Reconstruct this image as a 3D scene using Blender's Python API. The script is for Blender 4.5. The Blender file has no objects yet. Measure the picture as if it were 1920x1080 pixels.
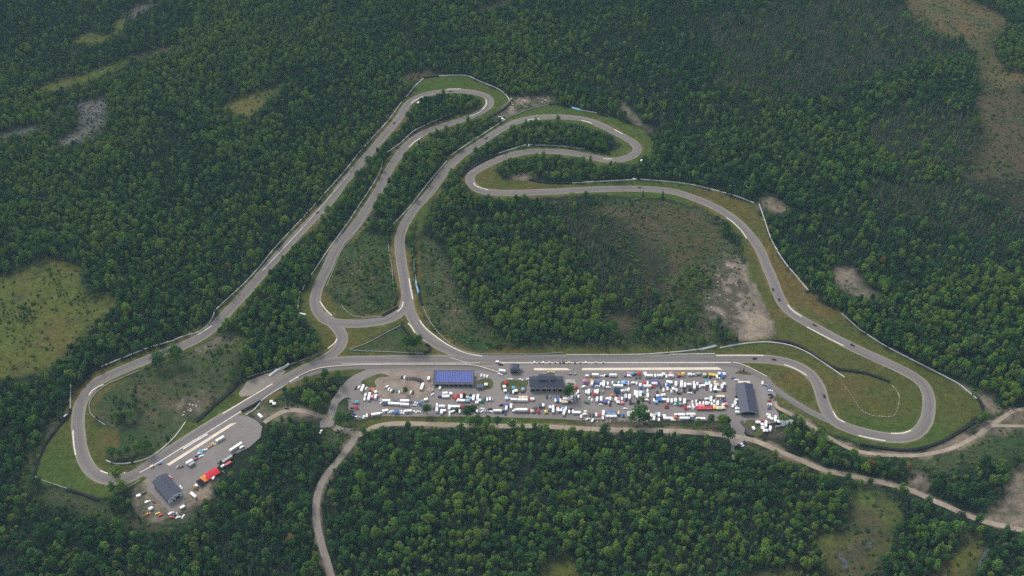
import bpy, bmesh, math, random
import numpy as np
from mathutils import Vector, Matrix
random.seed(7); RNG = np.random.default_rng(7)
R = math.radians
S = bpy.context.scene
COL = S.collection

# ------------------------------------------------------------------ camera, sky, sun, exposure
CAM_H, PITCH, FOC = 807.0, R(43.0), 2000.0            # height (m), pitch below horizontal, focal length in 1920-px units
cam_d = bpy.data.cameras.new('camera'); cam = bpy.data.objects.new('camera', cam_d); COL.objects.link(cam)
cam.location = (0, 0, CAM_H); cam.rotation_euler = (R(90) - PITCH, 0, 0)
cam_d.sensor_width = 36.0; cam_d.lens = FOC / 1920 * 36; cam_d.clip_start = 1.0; cam_d.clip_end = 60000
S.camera = cam
SUN_EL, SUN_AZ = R(52), R(-38)                         # azimuth measured from +Y (away from the camera) towards +X
w = bpy.data.worlds.new('World'); S.world = w; w.use_nodes = True
nt = w.node_tree; bg = nt.nodes['Background']
sky = nt.nodes.new('ShaderNodeTexSky'); sky.sky_type = 'NISHITA'; sky.sun_disc = False
sky.sun_elevation = SUN_EL; sky.sun_rotation = SUN_AZ; sky.dust_density = 3.0; sky.air_density = 1.0; sky.altitude = 300
hs = nt.nodes.new('ShaderNodeHueSaturation'); hs.inputs['Saturation'].default_value = 0.32
nt.links.new(sky.outputs[0], hs.inputs['Color']); nt.links.new(hs.outputs[0], bg.inputs[0]); bg.inputs[1].default_value = 0.15
sun_d = bpy.data.lights.new('sun', 'SUN'); sun_d.energy = 1.1; sun_d.angle = R(18); sun_d.color = (1, 0.95, 0.88)
sun = bpy.data.objects.new('sun', sun_d); COL.objects.link(sun)
sdir = Vector((math.sin(SUN_AZ) * math.cos(SUN_EL), math.cos(SUN_AZ) * math.cos(SUN_EL), math.sin(SUN_EL)))
sun.rotation_euler = sdir.to_track_quat('Z', 'Y').to_euler()
S.view_settings.view_transform = 'Standard'; S.view_settings.look = 'None'; S.view_settings.gamma = 1
S.view_settings.exposure = 0.62
S.cycles.use_denoising = False; S.cycles.use_adaptive_sampling = False; S.cycles.max_bounces = 5; S.cycles.diffuse_bounces = 2; S.cycles.glossy_bounces = 2; S.cycles.volume_bounces = 0
S.cycles.caustics_reflective = False; S.cycles.caustics_refractive = False

# ------------------------------------------------------------------ mapping between the picture's pixels (1920x1080) and the place
CT, ST = math.cos(PITCH), math.sin(PITCH)
def g(px, py, z=0.0):
    u, v = px - 960.0, py - 540.0
    t = (CAM_H - z) / (v * CT + FOC * ST)
    return Vector((u * t, (FOC * CT - v * ST) * t, z))
def gnp(P):
    P = np.asarray(P, float); u, v = P[:, 0] - 960, P[:, 1] - 540
    t = CAM_H / (v * CT + FOC * ST)
    return np.c_[u * t, (FOC * CT - v * ST) * t]
def proj(x, y, z):
    dz = CAM_H - z; d = y * CT + dz * ST; dn = dz * CT - y * ST
    d = np.maximum(d, 1.0)
    return 960 + FOC * x / d, 540 + FOC * dn / d

# ------------------------------------------------------------------ object helpers
def link(o, parent=None):
    COL.objects.link(o)
    if parent: o.parent = parent
    return o
def tag(o, label=None, cat=None, group=None, kind=None):
    if label: o['label'] = label
    if cat: o['category'] = cat
    if group: o['group'] = group
    if kind: o['kind'] = kind
    return o
def mesh(name, V, F, mats, mi=None, smooth=False):
    m = bpy.data.meshes.new(name); m.from_pydata([tuple(v) for v in V], [], F)
    for a in (mats if isinstance(mats, (list, tuple)) else [mats]): m.materials.append(a)
    if mi is not None: m.polygons.foreach_set('material_index', mi)
    if smooth: m.polygons.foreach_set('use_smooth', [True] * len(m.polygons))
    m.update(); return m
def obj(name, m, parent=None, loc=None, rot=None):
    o = bpy.data.objects.new(name, m)
    if loc is not None: o.location = loc
    if rot is not None: o.rotation_euler = rot
    return link(o, parent)
def empty(name, loc, rz=0):
    o = bpy.data.objects.new(name, None); o.location = loc; o.rotation_euler = (0, 0, rz); o.empty_display_size = 1
    return link(o)
class MB:
    def __init__(s): s.V = []; s.F = []; s.M = []
    def add(s, V, F, m=0):
        n = len(s.V); s.V += [tuple(v) for v in V]; s.F += [[i + n for i in f] for f in F]; s.M += [m] * len(F)
    def box(s, x0, x1, y0, y1, z0, z1, m=0, tx=0, ty=0, cx=0):
        # a box whose top is drawn in by tx / ty and shifted by cx
        V = [(x0, y0, z0), (x1, y0, z0), (x1, y1, z0), (x0, y1, z0), (x0 + tx + cx, y0 + ty, z1), (x1 - tx + cx, y0 + ty, z1), (x1 - tx + cx, y1 - ty, z1), (x0 + tx + cx, y1 - ty, z1)]
        s.add(V, [[3, 2, 1, 0], [4, 5, 6, 7], [0, 1, 5, 4], [1, 2, 6, 5], [2, 3, 7, 6], [3, 0, 4, 7]], m)
    def prism(s, prof, y0, y1, m=0, inset=0.0):
        # profile in x,z (counter clockwise seen from -y) pushed along y
        n = len(prof); V = [(x, y0, z) for x, z in prof] + [(x, y1, z) for x, z in prof]
        F = [list(range(n)), list(range(2 * n - 1, n - 1, -1))] + [[i, i + n, (i + 1) % n + n, (i + 1) % n] for i in range(n)]
        F = [f[::-1] for f in F]
        s.add(V, [f[::-1] for f in F], m)
    def tube(s, a, b, r0, r1, n=6, m=0):
        a, b = Vector(a), Vector(b); d = (b - a).normalized()
        p = d.orthogonal().normalized(); q = d.cross(p); V = []
        for c, r in ((a, r0), (b, r1)):
            for i in range(n):
                t = 2 * math.pi * i / n; V.append(c + (p * math.cos(t) + q * math.sin(t)) * r)
        s.add(V, [[i, (i + 1) % n, (i + 1) % n + n, i + n] for i in range(n)] + [list(range(n - 1, -1, -1)), list(range(n, 2 * n))], m)
    def build(s, name, mats, parent=None, smooth=False, loc=None, rot=None):
        return obj(name, s.mesh(name, mats, smooth), parent, loc, rot)
    def mesh(s, name, mats, smooth=False):
        return mesh(name, s.V, s.F, mats, s.M, smooth)

# ------------------------------------------------------------------ materials
def base_mat(name, col, rough=0.85, spec=0.2, metal=0.0):
    m = bpy.data.materials.new(name); m.use_nodes = True
    b = m.node_tree.nodes['Principled BSDF']
    b.inputs['Base Color'].default_value = (*col, 1); b.inputs['Roughness'].default_value = rough
    b.inputs['Specular IOR Level'].default_value = spec; b.inputs['Metallic'].default_value = metal
    return m, m.node_tree, b
def noisy(name, col, amt=0.2, scale=0.2, rough=0.85, spec=0.2, scale2=None, tint=None, metal=0.0):
    """a colour broken up by two sizes of procedural noise, in object space"""
    m, t, b = base_mat(name, col, rough, spec, metal)
    tc = t.nodes.new('ShaderNodeTexCoord'); prev = None
    rgb = t.nodes.new('ShaderNodeRGB'); rgb.outputs[0].default_value = (*col, 1); prev = rgb.outputs[0]
    for k, sc in enumerate((scale, scale2 or scale * 6)):
        n = t.nodes.new('ShaderNodeTexNoise'); n.inputs['Scale'].default_value = sc; n.inputs['Detail'].default_value = 4
        t.links.new(tc.outputs['Object'], n.inputs['Vector'])
        mr = t.nodes.new('ShaderNodeMapRange'); mr.inputs[1].default_value = 0.3; mr.inputs[2].default_value = 0.7
        mr.inputs[3].default_value = 1 - amt * (1 if k == 0 else .6); mr.inputs[4].default_value = 1 + amt * (1 if k == 0 else .6)
        t.links.new(n.outputs[0], mr.inputs[0])
        if k == 0 and tint:
            mx = t.nodes.new('ShaderNodeMix'); mx.data_type = 'RGBA'
            t.links.new(n.outputs[0], mx.inputs[0]); t.links.new(prev, mx.inputs[6]); mx.inputs[7].default_value = (*tint, 1); prev = mx.outputs[2]
        vm = t.nodes.new('ShaderNodeVectorMath'); vm.operation = 'SCALE'
        t.links.new(prev, vm.inputs[0]); t.links.new(mr.outputs[0], vm.inputs['Scale']); prev = vm.outputs[0]
    t.links.new(prev, b.inputs['Base Color']); return m
PAINT = {}
COLS = dict(W=(.88, .88, .87), K=(.018, .018, .022), S=(.30, .31, .32), D=(.07, .08, .10), R=(.52, .035, .05), B=(.06, .17, .46), N=(.025, .04, .11), M=(.16, .03, .05),
            Y=(.75, .55, .12), O=(.62, .22, .06), G=(.02, .22, .15), C=(.10, .42, .60), T=(.72, .62, .45), P=(.12, .11, .27), L=(.30, .48, .72), r=(.75, .25, .32))
CNAME = dict(W='white', K='black', S='silver grey', D='dark grey', R='red', B='blue', N='navy blue', M='maroon', Y='yellow', O='orange', G='green', C='cyan', T='cream', P='dark purple', L='light blue', r='pink')
def paint(k):
    if k not in PAINT: PAINT[k] = noisy('paint_' + CNAME[k].replace(' ', '_'), COLS[k], .08, 1.3, .45, .4)
    return PAINT[k]
FAB = {}
def fabric(k):
    if k not in FAB: FAB[k] = noisy('fabric_' + CNAME[k].replace(' ', '_'), COLS[k], .10, 1.1, .9, .1)
    return FAB[k]
glass = base_mat('dark_glass', (.02, .025, .03), .15, .5)[0]
rubber = noisy('tyre_rubber', (.016, .016, .019), .3, .5, .9)
def asphalt_mat():
    """old asphalt: streaks along the road, a faint darker driving line, paler dusty edges; 'lane' holds metres across and along"""
    m, t, b = base_mat('asphalt', (.16, .145, .142), .9, .15); N = t.nodes.new; L = t.links.new
    at = N('ShaderNodeAttribute'); at.attribute_name = 'lane'; sp_ = N('ShaderNodeSeparateXYZ'); L(at.outputs['Vector'], sp_.inputs[0])
    def noise(sx, sy, det=3):
        mp = N('ShaderNodeVectorMath'); mp.operation = 'MULTIPLY'; mp.inputs[1].default_value = (sx, sy, 1); L(at.outputs['Vector'], mp.inputs[0])
        n = N('ShaderNodeTexNoise'); n.inputs['Scale'].default_value = 1; n.inputs['Detail'].default_value = det; L(mp.outputs[0], n.inputs[0]); return n.outputs[0]
    def rng(src, a0, a1, b0, b1):
        r = N('ShaderNodeMapRange'); r.inputs[1].default_value = a0; r.inputs[2].default_value = a1; r.inputs[3].default_value = b0; r.inputs[4].default_value = b1; L(src, r.inputs[0]); return r.outputs[0]
    def math_(op, a_, b_):
        n = N('ShaderNodeMath'); n.operation = op
        for i, v in enumerate((a_, b_)):
            if isinstance(v, float): n.inputs[i].default_value = v
            else: L(v, n.inputs[i])
        return n.outputs[0]
    f_ = math_('MULTIPLY', rng(noise(.9, .012), .3, .7, .90, 1.10), rng(noise(.12, .03), .3, .7, .93, 1.07)); f_ = math_('MULTIPLY', f_, rng(noise(.5, .4), .3, .7, .95, 1.05))
    line = math_('ABSOLUTE', math_('SUBTRACT', sp_.outputs[0], rng(noise(0, .006, 0), .35, .65, -2.6, 2.6)), 0.0); f_ = math_('MULTIPLY', f_, rng(line, 0.0, 2.4, .86, 1.0))
    edge = rng(math_('ABSOLUTE', sp_.outputs[0], 0.0), 4.3, 5.2, 0, .45)
    mx = N('ShaderNodeMix'); mx.data_type = 'RGBA'; mx.inputs[6].default_value = (.176, .158, .149, 1); mx.inputs[7].default_value = (.27, .245, .20, 1); L(edge, mx.inputs[0])
    v = N('ShaderNodeVectorMath'); v.operation = 'SCALE'; L(mx.outputs[2], v.inputs[0]); L(f_, v.inputs['Scale']); L(v.outputs[0], b.inputs['Base Color']); return m
asphalt = asphalt_mat()
asphalt_lot = noisy('paddock_asphalt', (.190, .168, .158), .12, .03, .9, .15, .4, tint=(.217, .194, .182))
shoulder_m = noisy('dusty_shoulder', (.25, .22, .16), .25, .05, .95, .1)
cream = noisy('cream_concrete', (.66, .58, .45), .10, .12, .85)
kerbw = noisy('kerb_paint', (.62, .57, .48), .14, .3, .8)
linew = noisy('line_paint', (.62, .58, .53), .15, .3, .8)
conc = noisy('barrier_concrete', (.54, .54, .52), .2, .15, .85)
concg = noisy('grey_concrete', (.33, .35, .35), .18, .2, .85)
steel = noisy('guardrail_steel', (.19, .215, .21), .15, .3, .5, .4)
dirt_m = noisy('dirt_road', (.27, .21, .155), .2, .06, .95, .1, .5, tint=(.33, .28, .22))
pathg = noisy('grey_gravel', (.235, .205, .175), .18, .06, .95, .1, .5)
roofd = noisy('dark_metal_roof', (.040, .045, .075), .10, .3, .5, .35)
wallg = noisy('grey_siding', (.34, .35, .36), .08, .4, .7)
wallb = noisy('pale_blue_siding', (.55, .63, .70), .08, .4, .7)
dark = noisy('dark_opening', (.012, .013, .018), .2, .5, .6)
trimw = noisy('white_trim', (.70, .70, .68), .06, .5, .6)
rock_m = noisy('boulder_stone', (.27, .205, .155), .35, .5, .95, .1)
rock_w = noisy('pale_boulder', (.42, .36, .30), .25, .5, .95, .1)
rock_d = noisy('dark_boulder', (.09, .085, .085), .35, .5, .95, .1)
bark = noisy('bark', (.085, .07, .055), .3, .8, .95, .05)
deadm = noisy('dead_wood', (.24, .22, .20), .25, .8, .95, .05)
water_m = noisy('bog_water', (.055, .060, .072), .2, .3, .2, .5)
def solar_mat():
    m, t, b = base_mat('solar_glass', (.10, .13, .42), .6, .15)
    tc = t.nodes.new('ShaderNodeTexCoord'); n = t.nodes.new('ShaderNodeTexNoise'); n.inputs['Scale'].default_value = .8
    t.links.new(tc.outputs['Object'], n.inputs[0]); r = t.nodes.new('ShaderNodeValToRGB')
    r.color_ramp.elements[0].position = .35; r.color_ramp.elements[0].color = (.050, .068, .26, 1); r.color_ramp.elements[1].position = .7; r.color_ramp.elements[1].color = (.085, .11, .36, 1)
    t.links.new(n.outputs[0], r.inputs[0]); t.links.new(r.outputs[0], b.inputs['Base Color']); return m
solar = solar_mat()
def leaf_mat(name, c0, c1):
    """leaf colour runs between c0 and c1 by plant and, a little, by leaf clump"""
    m = bpy.data.materials.new(name); m.use_nodes = True; t = m.node_tree; t.nodes.remove(t.nodes['Principled BSDF'])
    d = t.nodes.new('ShaderNodeBsdfDiffuse'); t.links.new(d.outputs[0], t.nodes['Material Output'].inputs[0])
    oi = t.nodes.new('ShaderNodeObjectInfo'); tc = t.nodes.new('ShaderNodeTexCoord')
    n = t.nodes.new('ShaderNodeTexNoise'); n.inputs['Scale'].default_value = .55; n.inputs['Detail'].default_value = 2; t.links.new(tc.outputs['Object'], n.inputs[0])
    a = t.nodes.new('ShaderNodeMath'); a.operation = 'MULTIPLY_ADD'; a.inputs[1].default_value = 1.2; a.inputs[2].default_value = -.6; t.links.new(n.outputs[0], a.inputs[0])
    s = t.nodes.new('ShaderNodeMath'); s.operation = 'ADD'; s.use_clamp = True; t.links.new(a.outputs[0], s.inputs[0]); t.links.new(oi.outputs['Random'], s.inputs[1])
    mx = t.nodes.new('ShaderNodeMix'); mx.data_type = 'RGBA'; mx.inputs[6].default_value = (*c0, 1); mx.inputs[7].default_value = (*c1, 1)
    t.links.new(s.outputs[0], mx.inputs[0]); t.links.new(mx.outputs[2], d.inputs[0]); return m
LEAF = dict(dark=leaf_mat('leaf_dark_green', (0.021, 0.057, 0.019), (0.053, 0.121, 0.032)), mid=leaf_mat('leaf_mid_green', (0.053, 0.121, 0.024), (0.114, 0.206, 0.038)),
            yellow=leaf_mat('leaf_yellow_green', (0.082, 0.145, 0.020), (0.143, 0.212, 0.036)), olive=leaf_mat('leaf_olive', (0.080, 0.115, 0.031), (0.124, 0.162, 0.045)),
            autumn=leaf_mat('leaf_autumn', (.150, .085, .030), (.190, .125, .035)), conifer=leaf_mat('needle_dark', (0.019, 0.050, 0.026), (0.041, 0.082, 0.037)),
            tamarack=leaf_mat('needle_olive', (0.046, 0.075, 0.036), (0.107, 0.131, 0.061)), dead=leaf_mat('dead_twig', (.13, .12, .11), (.22, .20, .19)))

# ------------------------------------------------------------------ the circuit's centre lines (picture pixels, turned into metres by g)
def smooth(P, closed=False, n=6):
    P = [np.array(p, float) for p in P]; out = []; m = len(P)
    for i in range(m if closed else m - 1):
        p0 = P[(i - 1) % m] if closed or i > 0 else 2 * P[0] - P[1]
        p1, p2 = P[i], P[(i + 1) % m]
        p3 = P[(i + 2) % m] if closed or i + 2 < m else 2 * P[-1] - P[-2]
        for k in range(n):
            t = k / n
            out.append(.5 * ((2 * p1) + (p2 - p0) * t + (2 * p0 - 5 * p1 + 4 * p2 - p3) * t * t + (3 * p1 - p0 - 3 * p2 + p3) * t ** 3))
    if not closed: out.append(P[-1])
    return np.array(out)
def relax(A, closed, k=2):
    for _ in range(k):
        B = A.copy()
        if closed: B = (np.roll(A, 1, 0) + 2 * A + np.roll(A, -1, 0)) / 4
        else: B[1:-1] = (A[:-2] + 2 * A[1:-1] + A[2:]) / 4
        A = B
    return A
MAIN = [(640,347),(627,367),(600,397),(567,430),(533,467),(500,503),(467,542),(433,578),(410,603),(390,622),(367,637),(333,652),(300,665),(267,678),(233,692),(200,707),(180,718),(168,731),(156,748),(148,768),(146,793),(148,820),(153,848),(162,870),(175,886),(193,896),(217,900),(240,896),(267,882),(300,857),(345,829),(389,801),(422,781),(487,745),(520,721),(550,703),(575,690),(600,682),(640,676.5),(700,675),(780,674),(940,673.5),(1280,673),(1347,672.5),(1413,672.5),(1453,675),(1480,681),(1500,689),(1518,701),(1530,715),(1537,730),(1542,747),(1550,770),(1563,788),(1587,801),(1613,810),(1647,818),(1677,821),(1700,819),(1717,813),(1730,801),(1739,783),(1742,760),(1740,738),(1728,717),(1703,700),(1673,685),(1640,670),(1607,655),(1573,638),(1540,620),(1513,605),(1487,589),(1468,570),(1457,547),(1448,523),(1438,500),(1427,473),(1413,450),(1397,430),(1377,411),(1353,395),(1327,382),(1300,371),(1280,364),(1257,358.5),(1223,355),(1173,353.5),(1107,355.5),(1040,359),(973,361.5),(925,361),(900,357),(887,348),(881,338),(883,328),(897,317),(917,307),(940,297),(963,289.5),(987,285),(1007,283.5),(1040,284),(1073,287),(1107,294),(1140,300),(1160,300),(1180,295),(1192,287),(1195,278),(1187,267),(1170,257),(1147,245),(1120,232),(1100,225),(1073,220.5),(1033,219),(1000,221),(973,227),(947,238),(923,253),(897,270),(870,288),(847,308),(830,327),(807,360),(776,393),(758,422),(750,445),(749,460),(753,493),(759,527),(763,558),(757,578),(742,592),(715,602),(673,607),(643,606),(617,603),(600,590),(592,573),(592,553),(600,530),(613,503),(633,460),(663,427),(686,393),(708,360),(723,330),(737,307),(753,283),(773,263),(797,248),(827,237),(857,228),(880,219),(903,209),(917,198),(918,187),(907,178),(887,173),(860,170.5),(827,172),(800,177),(777,185.5),(762,198),(752,215),(740,232),(723,252),(703,275),(680,302),(657,328)]
LINKA = [(761,535),(765,565),(769,585),(777,601),(790,622),(813,641),(840,655),(873,667),(910,672),(950,674)]
LINKB = [(600,589),(618,601),(632,615),(641,629),(640,643),(630,658),(612,671),(585,686),(555,702)]
PITEXIT = [(1340,684),(1374,684.5),(1405,695),(1436,711),(1447,724),(1480,748),(1513,768),(1530,777),(1556,789)]
PITIN = [(540,716),(570,703),(610,692),(650,687.5),(700,687),(750,687),(800,687),(860,687),(890,689),(930,697)]
ROADS = [('race_track', MAIN, True, 11.4), ('link_road', LINKA, False, 11.0), ('link_road', LINKB, False, 11.0)]
def gpts(P, closed=False, n=6, rl=2): return relax(gnp(smooth(P, closed, n)), closed, rl)
mainG = gpts(MAIN, True, 6, 3); linkAG = gpts(LINKA); linkBG = gpts(LINKB)
pitG = gpts(PITEXIT); pitinG = gpts(PITIN)
def ribbon(name, A, width, z, mat, closed=False, kind='structure', label=None, cat=None, thick=0.0):
    n = len(A)
    T = (np.roll(A, -1, 0) - np.roll(A, 1, 0)) if closed else np.gradient(A, axis=0)
    T /= np.linalg.norm(T, axis=1)[:, None] + 1e-9; N = np.c_[-T[:, 1], T[:, 0]]
    W = np.broadcast_to(np.asarray(width, float), (n,))[:, None] / 2
    L, Rr = A + N * W, A - N * W
    V = [(*p, z) for p in L] + [(*p, z) for p in Rr]
    F = [[i, i + n, (i + 1) % n + n, (i + 1) % n] for i in range(n if closed else n - 1)]
    if thick:
        V += [(*p, 0) for p in L] + [(*p, 0) for p in Rr]
        F += [[i, (i + 1) % n, (i + 1) % n + 2 * n, i + 2 * n] for i in range(n if closed else n - 1)]
        F += [[i + n, i + 3 * n, (i + 1) % n + 3 * n, (i + 1) % n + n] for i in range(n if closed else n - 1)]
        if not closed: F += [[0, 2 * n, 3 * n, n], [n - 1, 2 * n - 1, 4 * n - 1, 3 * n - 1]]
    me = mesh(name, V, F, mat); d_ = np.r_[0, np.cumsum(np.linalg.norm(np.diff(A, axis=0), axis=1))]; w1 = np.broadcast_to(W[:, 0], (n,))
    la = np.r_[np.c_[w1, d_, d_ * 0], np.c_[-w1, d_, d_ * 0]]; la = np.r_[la, la] if thick else la
    at = me.attributes.new('lane', 'FLOAT_VECTOR', 'POINT'); at.data.foreach_set('vector', la.astype(np.float32).ravel())
    o = obj(name, me); tag(o, label, cat, kind=kind); return o
def sheet(name, P, z, mat, ns=0, kind='structure'):
    pts = smooth(P, True, ns) if ns else np.array(P, float); A = gnp(pts)
    bm = bmesh.new(); vs = [bm.verts.new((*p, z)) for p in A]; f = bm.faces.new(vs)
    bmesh.ops.triangulate(bm, faces=[f]); bm.normal_update()
    for q in bm.faces:
        if q.normal.z < 0: q.normal_flip()
    m = bpy.data.meshes.new(name); bm.to_mesh(m); bm.free(); m.materials.append(mat)
    o = obj(name, m); tag(o, kind=kind); return o

# ------------------------------------------------------------------ ground cover: what grows or lies where
def lattice(seed, n=256): return np.random.default_rng(seed).random((n, n))
LAT = [lattice(s) for s in range(6)]
def vnoise(x, y, s, k=0):
    x, y = x / s, y / s; xi, yi = np.floor(x).astype(int), np.floor(y).astype(int); fx, fy = x - xi, y - yi
    fx = fx * fx * (3 - 2 * fx); fy = fy * fy * (3 - 2 * fy); L = LAT[k]; n = L.shape[0]
    a, b, c, d = L[xi % n, yi % n], L[(xi + 1) % n, yi % n], L[xi % n, (yi + 1) % n], L[(xi + 1) % n, (yi + 1) % n]
    return (a * (1 - fx) + b * fx) * (1 - fy) + (c * (1 - fx) + d * fx) * fy
def fbm(x, y, s, k=0): return (vnoise(x, y, s, k) + .5 * vnoise(x + 31, y + 7, s / 2.1, k) + .25 * vnoise(x + 3, y + 57, s / 4.3, k)) / 1.75
def inpoly(px, py, P):
    P = np.asarray(P, float); r = np.zeros(px.shape, bool)
    x0, y0 = P.min(0); x1, y1 = P.max(0); idx = np.nonzero((px >= x0) & (px <= x1) & (py >= y0) & (py <= y1))[0]
    if not len(idx): return r
    x, y = px[idx], py[idx]; ins = np.zeros(len(idx), bool); j = len(P) - 1
    for i in range(len(P)):
        xi, yi = P[i]; xj, yj = P[j]
        if yi != yj:
            c = ((yi > y) != (yj > y)) & (x < (xj - xi) * (y - yi) / (yj - yi) + xi); ins ^= c
        j = i
    r[idx] = ins; return r
def dist_lines(x, y, lines, lim):
    """distance to the nearest of several polylines, worked out on a coarse grid of buckets"""
    D = np.full(x.shape, 1e9)
    for A, closed in lines:
        B = np.roll(A, -1, 0) if closed else A[1:]; A0 = A if closed else A[:-1]
        for k in range(0, len(A0), 6):
            a, b = A0[k:k + 6], B[k:k + 6]
            lo = np.minimum(a.min(0), b.min(0)) - lim; hi = np.maximum(a.max(0), b.max(0)) + lim
            idx = np.nonzero((x > lo[0]) & (x < hi[0]) & (y > lo[1]) & (y < hi[1]))[0]
            if not len(idx): continue
            xx, yy = x[idx], y[idx]; d = D[idx]
            for p, q in zip(a, b):
                e = q - p; L2 = max(e @ e, 1e-9); t = np.clip(((xx - p[0]) * e[0] + (yy - p[1]) * e[1]) / L2, 0, 1)
                d = np.minimum(d, np.hypot(xx - p[0] - t * e[0], yy - p[1] - t * e[1]))
            D[idx] = d
    return D
TRACKS = [(mainG, True), (linkAG, False), (linkBG, False), (pitG, False), (pitinG, False)]
MOWN = [
 [(748,205),(762,181),(777,162),(795,146),(840,141),(873,141),(907,155),(943,172),(957,190),(938,206),(905,222),(880,226),(925,200),(915,178),(880,166),(830,168),(790,180),(765,197)],
 [(948,224),(975,212),(1000,202),(1030,196),(1070,201),(1120,212),(1140,217),(1180,232),(1212,252),(1226,266),(1220,288),(1195,306),(1160,312),(1140,303),(1180,296),(1196,280),(1170,255),(1110,226),(1070,218),(1000,219)],
 [(1090,226),(1140,240),(1180,262),(1190,280),(1160,292),(1140,288),(1165,275),(1150,258),(1110,240),(1040,228)],
 [(884,330),(897,318),(930,300),(985,278),(1060,282),(1000,290),(950,300),(930,318),(940,332),(993,337),(1072,343),(1187,336),(1240,339),(1280,343),(1350,360),(1415,382),(1423,383),(1432,408),(1443,442),(1457,470),(1473,495),(1493,518),(1518,547),(1545,568),(1578,588),(1610,617),(1653,645),(1690,665),(1730,685),(1797,720),(1833,750),(1842,768),(1820,797),(1763,831),(1697,846),(1633,838),(1600,828),(1540,798),(1500,775),(1460,748),(1430,725),(1385,693),(1375,683),(1340,664),(1340,650),(1380,640),(1440,640),(1455,625),(1450,600),(1430,565),(1405,520),(1398,480),(1385,440),(1350,405),(1300,385),(1240,372),(1150,366),(1020,370),(900,368),(876,345)],
 [(600,560),(612,548),(640,570),(690,596),(745,577),(752,590),(690,606),(640,604),(612,598)],
 [(650,660),(690,640),(755,604),(768,610),(800,645),(850,668),(640,672),(630,665),(650,640),(640,610),(700,612),(750,598),(760,610)],
 [(562,548),(572,540),(590,545),(588,580),(610,608),(632,630),(625,655),(600,665),(590,622),(560,590)],
 [(67,893),(73,860),(97,817),(130,780),(133,725),(150,730),(190,690),(145,770),(140,840),(160,885),(200,907),(240,903),(270,895),(225,915),(187,938),(127,920)],
 [(160,770),(170,745),(200,722),(262,696),(270,690),(200,735),(175,770),(180,790),(198,800),(228,810),(225,835),(200,862),(217,872),(250,870),(283,858),(348,793),(368,792),(400,765),(447,722),(500,703),(500,715),(440,765),(300,848),(240,888),(200,890),(170,860),(158,820)],
 [(632,690),(700,687),(690,694),(660,705)],
 [(790,585),(783,530),(775,450),(790,380),(830,340),(820,370),(784,440),(792,530),(808,600),(850,655),(900,663),(1280,664),(1280,655),(1200,650),(1100,652),(900,655),(850,645)],
 [(668,806),(690,786),(720,780),(780,780),(960,782),(1062,785),(1090,797),(940,799),(860,798),(760,795),(720,799)],
]
SCRUB = [
 [(175,740),(230,705),(300,690),(330,672),(440,622),(470,640),(440,690),(455,705),(440,730),(365,795),(345,803),(290,850),(217,865),(200,855),(230,820),(198,798),(175,780)],
 [(720,440),(735,480),(740,555),(730,575),(690,592),(650,580),(615,545),(635,490),(680,430)],
 [(785,440),(800,440),(830,470),(850,520),(870,560),(890,600),(910,655),(850,650),(810,610),(790,560),(780,480)],
 [(900,600),(960,640),(1060,640),(1200,640),(1340,600),(1350,650),(1280,660),(1000,660),(900,658)],
 [(1080,395),(1180,370),(1330,395),(1350,440),(1390,470),(1340,520),(1330,600),(1240,590),(1240,540)],
 [(1690,690),(1760,700),(1870,745),(1880,775),(1845,770),(1800,720)],
 [(1690,858),(1760,853),(1860,810),(1960,800),(1960,850),(1850,872),(1770,888),(1700,880)],
 [(40,930),(100,915),(180,945),(290,985),(340,975),(420,960),(300,1000),(150,960)],
 [(100,780),(128,790),(70,860),(60,900),(30,930),(40,880)],
 [(600,770),(640,745),(655,790),(680,805),(660,840),(610,830)],
 [(1060,788),(1250,791),(1362,791),(1370,812),(1260,804),(1100,799)], [(625,755),(655,750),(660,785),(700,785),(690,800),(660,815),(630,800)], [(1376,830),(1400,826),(1470,850),(1500,866),(1400,845)],
 [(450,735),(520,735),(600,770),(520,790),(490,780)],
 [(940,180),(1040,180),(1050,195),(960,220),(925,222)],
 [(660,450),(640,500),(600,570),(590,560),(620,480)],
]
MARSH = [
 [(-60,535),(30,510),(65,490),(90,480),(120,487),(155,500),(150,525),(160,545),(190,555),(225,565),(215,580),(190,600),(160,625),(130,650),(110,680),(95,695),(60,700),(20,712),(-60,715)],
 [(63,165),(100,150),(130,145),(200,125),(240,110),(250,112),(180,150),(100,174)],
 [(135,75),(160,62),(210,65),(215,45),(235,25),(232,60),(205,75),(150,84)],
 [(405,205),(440,187),(500,167),(533,155),(520,175),(490,200),(470,222),(440,214)],
 [(1577,922),(1613,915),(1647,920),(1680,940),(1690,967),(1675,1003),(1670,1037),(1640,1062),(1610,1090),(1545,1090),(1547,1050),(1530,1022),(1533,999),(1580,999),(1607,979),(1600,947)],
 [(1740,1100),(1780,1040),(1813,1003),(1850,1008),(1845,1040),(1800,1100)],
 [(1385,1080),(1440,1070),(1510,1072),(1510,1095),(1385,1095)],
 [(1010,1068),(1060,1042),(1085,1058),(1080,1095),(1005,1095)],
 [(440,640),(455,632),(455,655),(380,660)],
]
TAN = [
 [(1690,-40),(1705,20),(1725,45),(1755,62),(1800,75),(1828,92),(1835,125),(1880,132),(1862,90),(1858,70),(1890,50),(1875,25),(1825,5),(1800,-40)],
 [(1835,125),(1880,132),(1960,142),(1960,160),(1890,165),(1885,190),(1850,240),(1835,250),(1840,200),(1860,170),(1830,150)],
]
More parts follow.
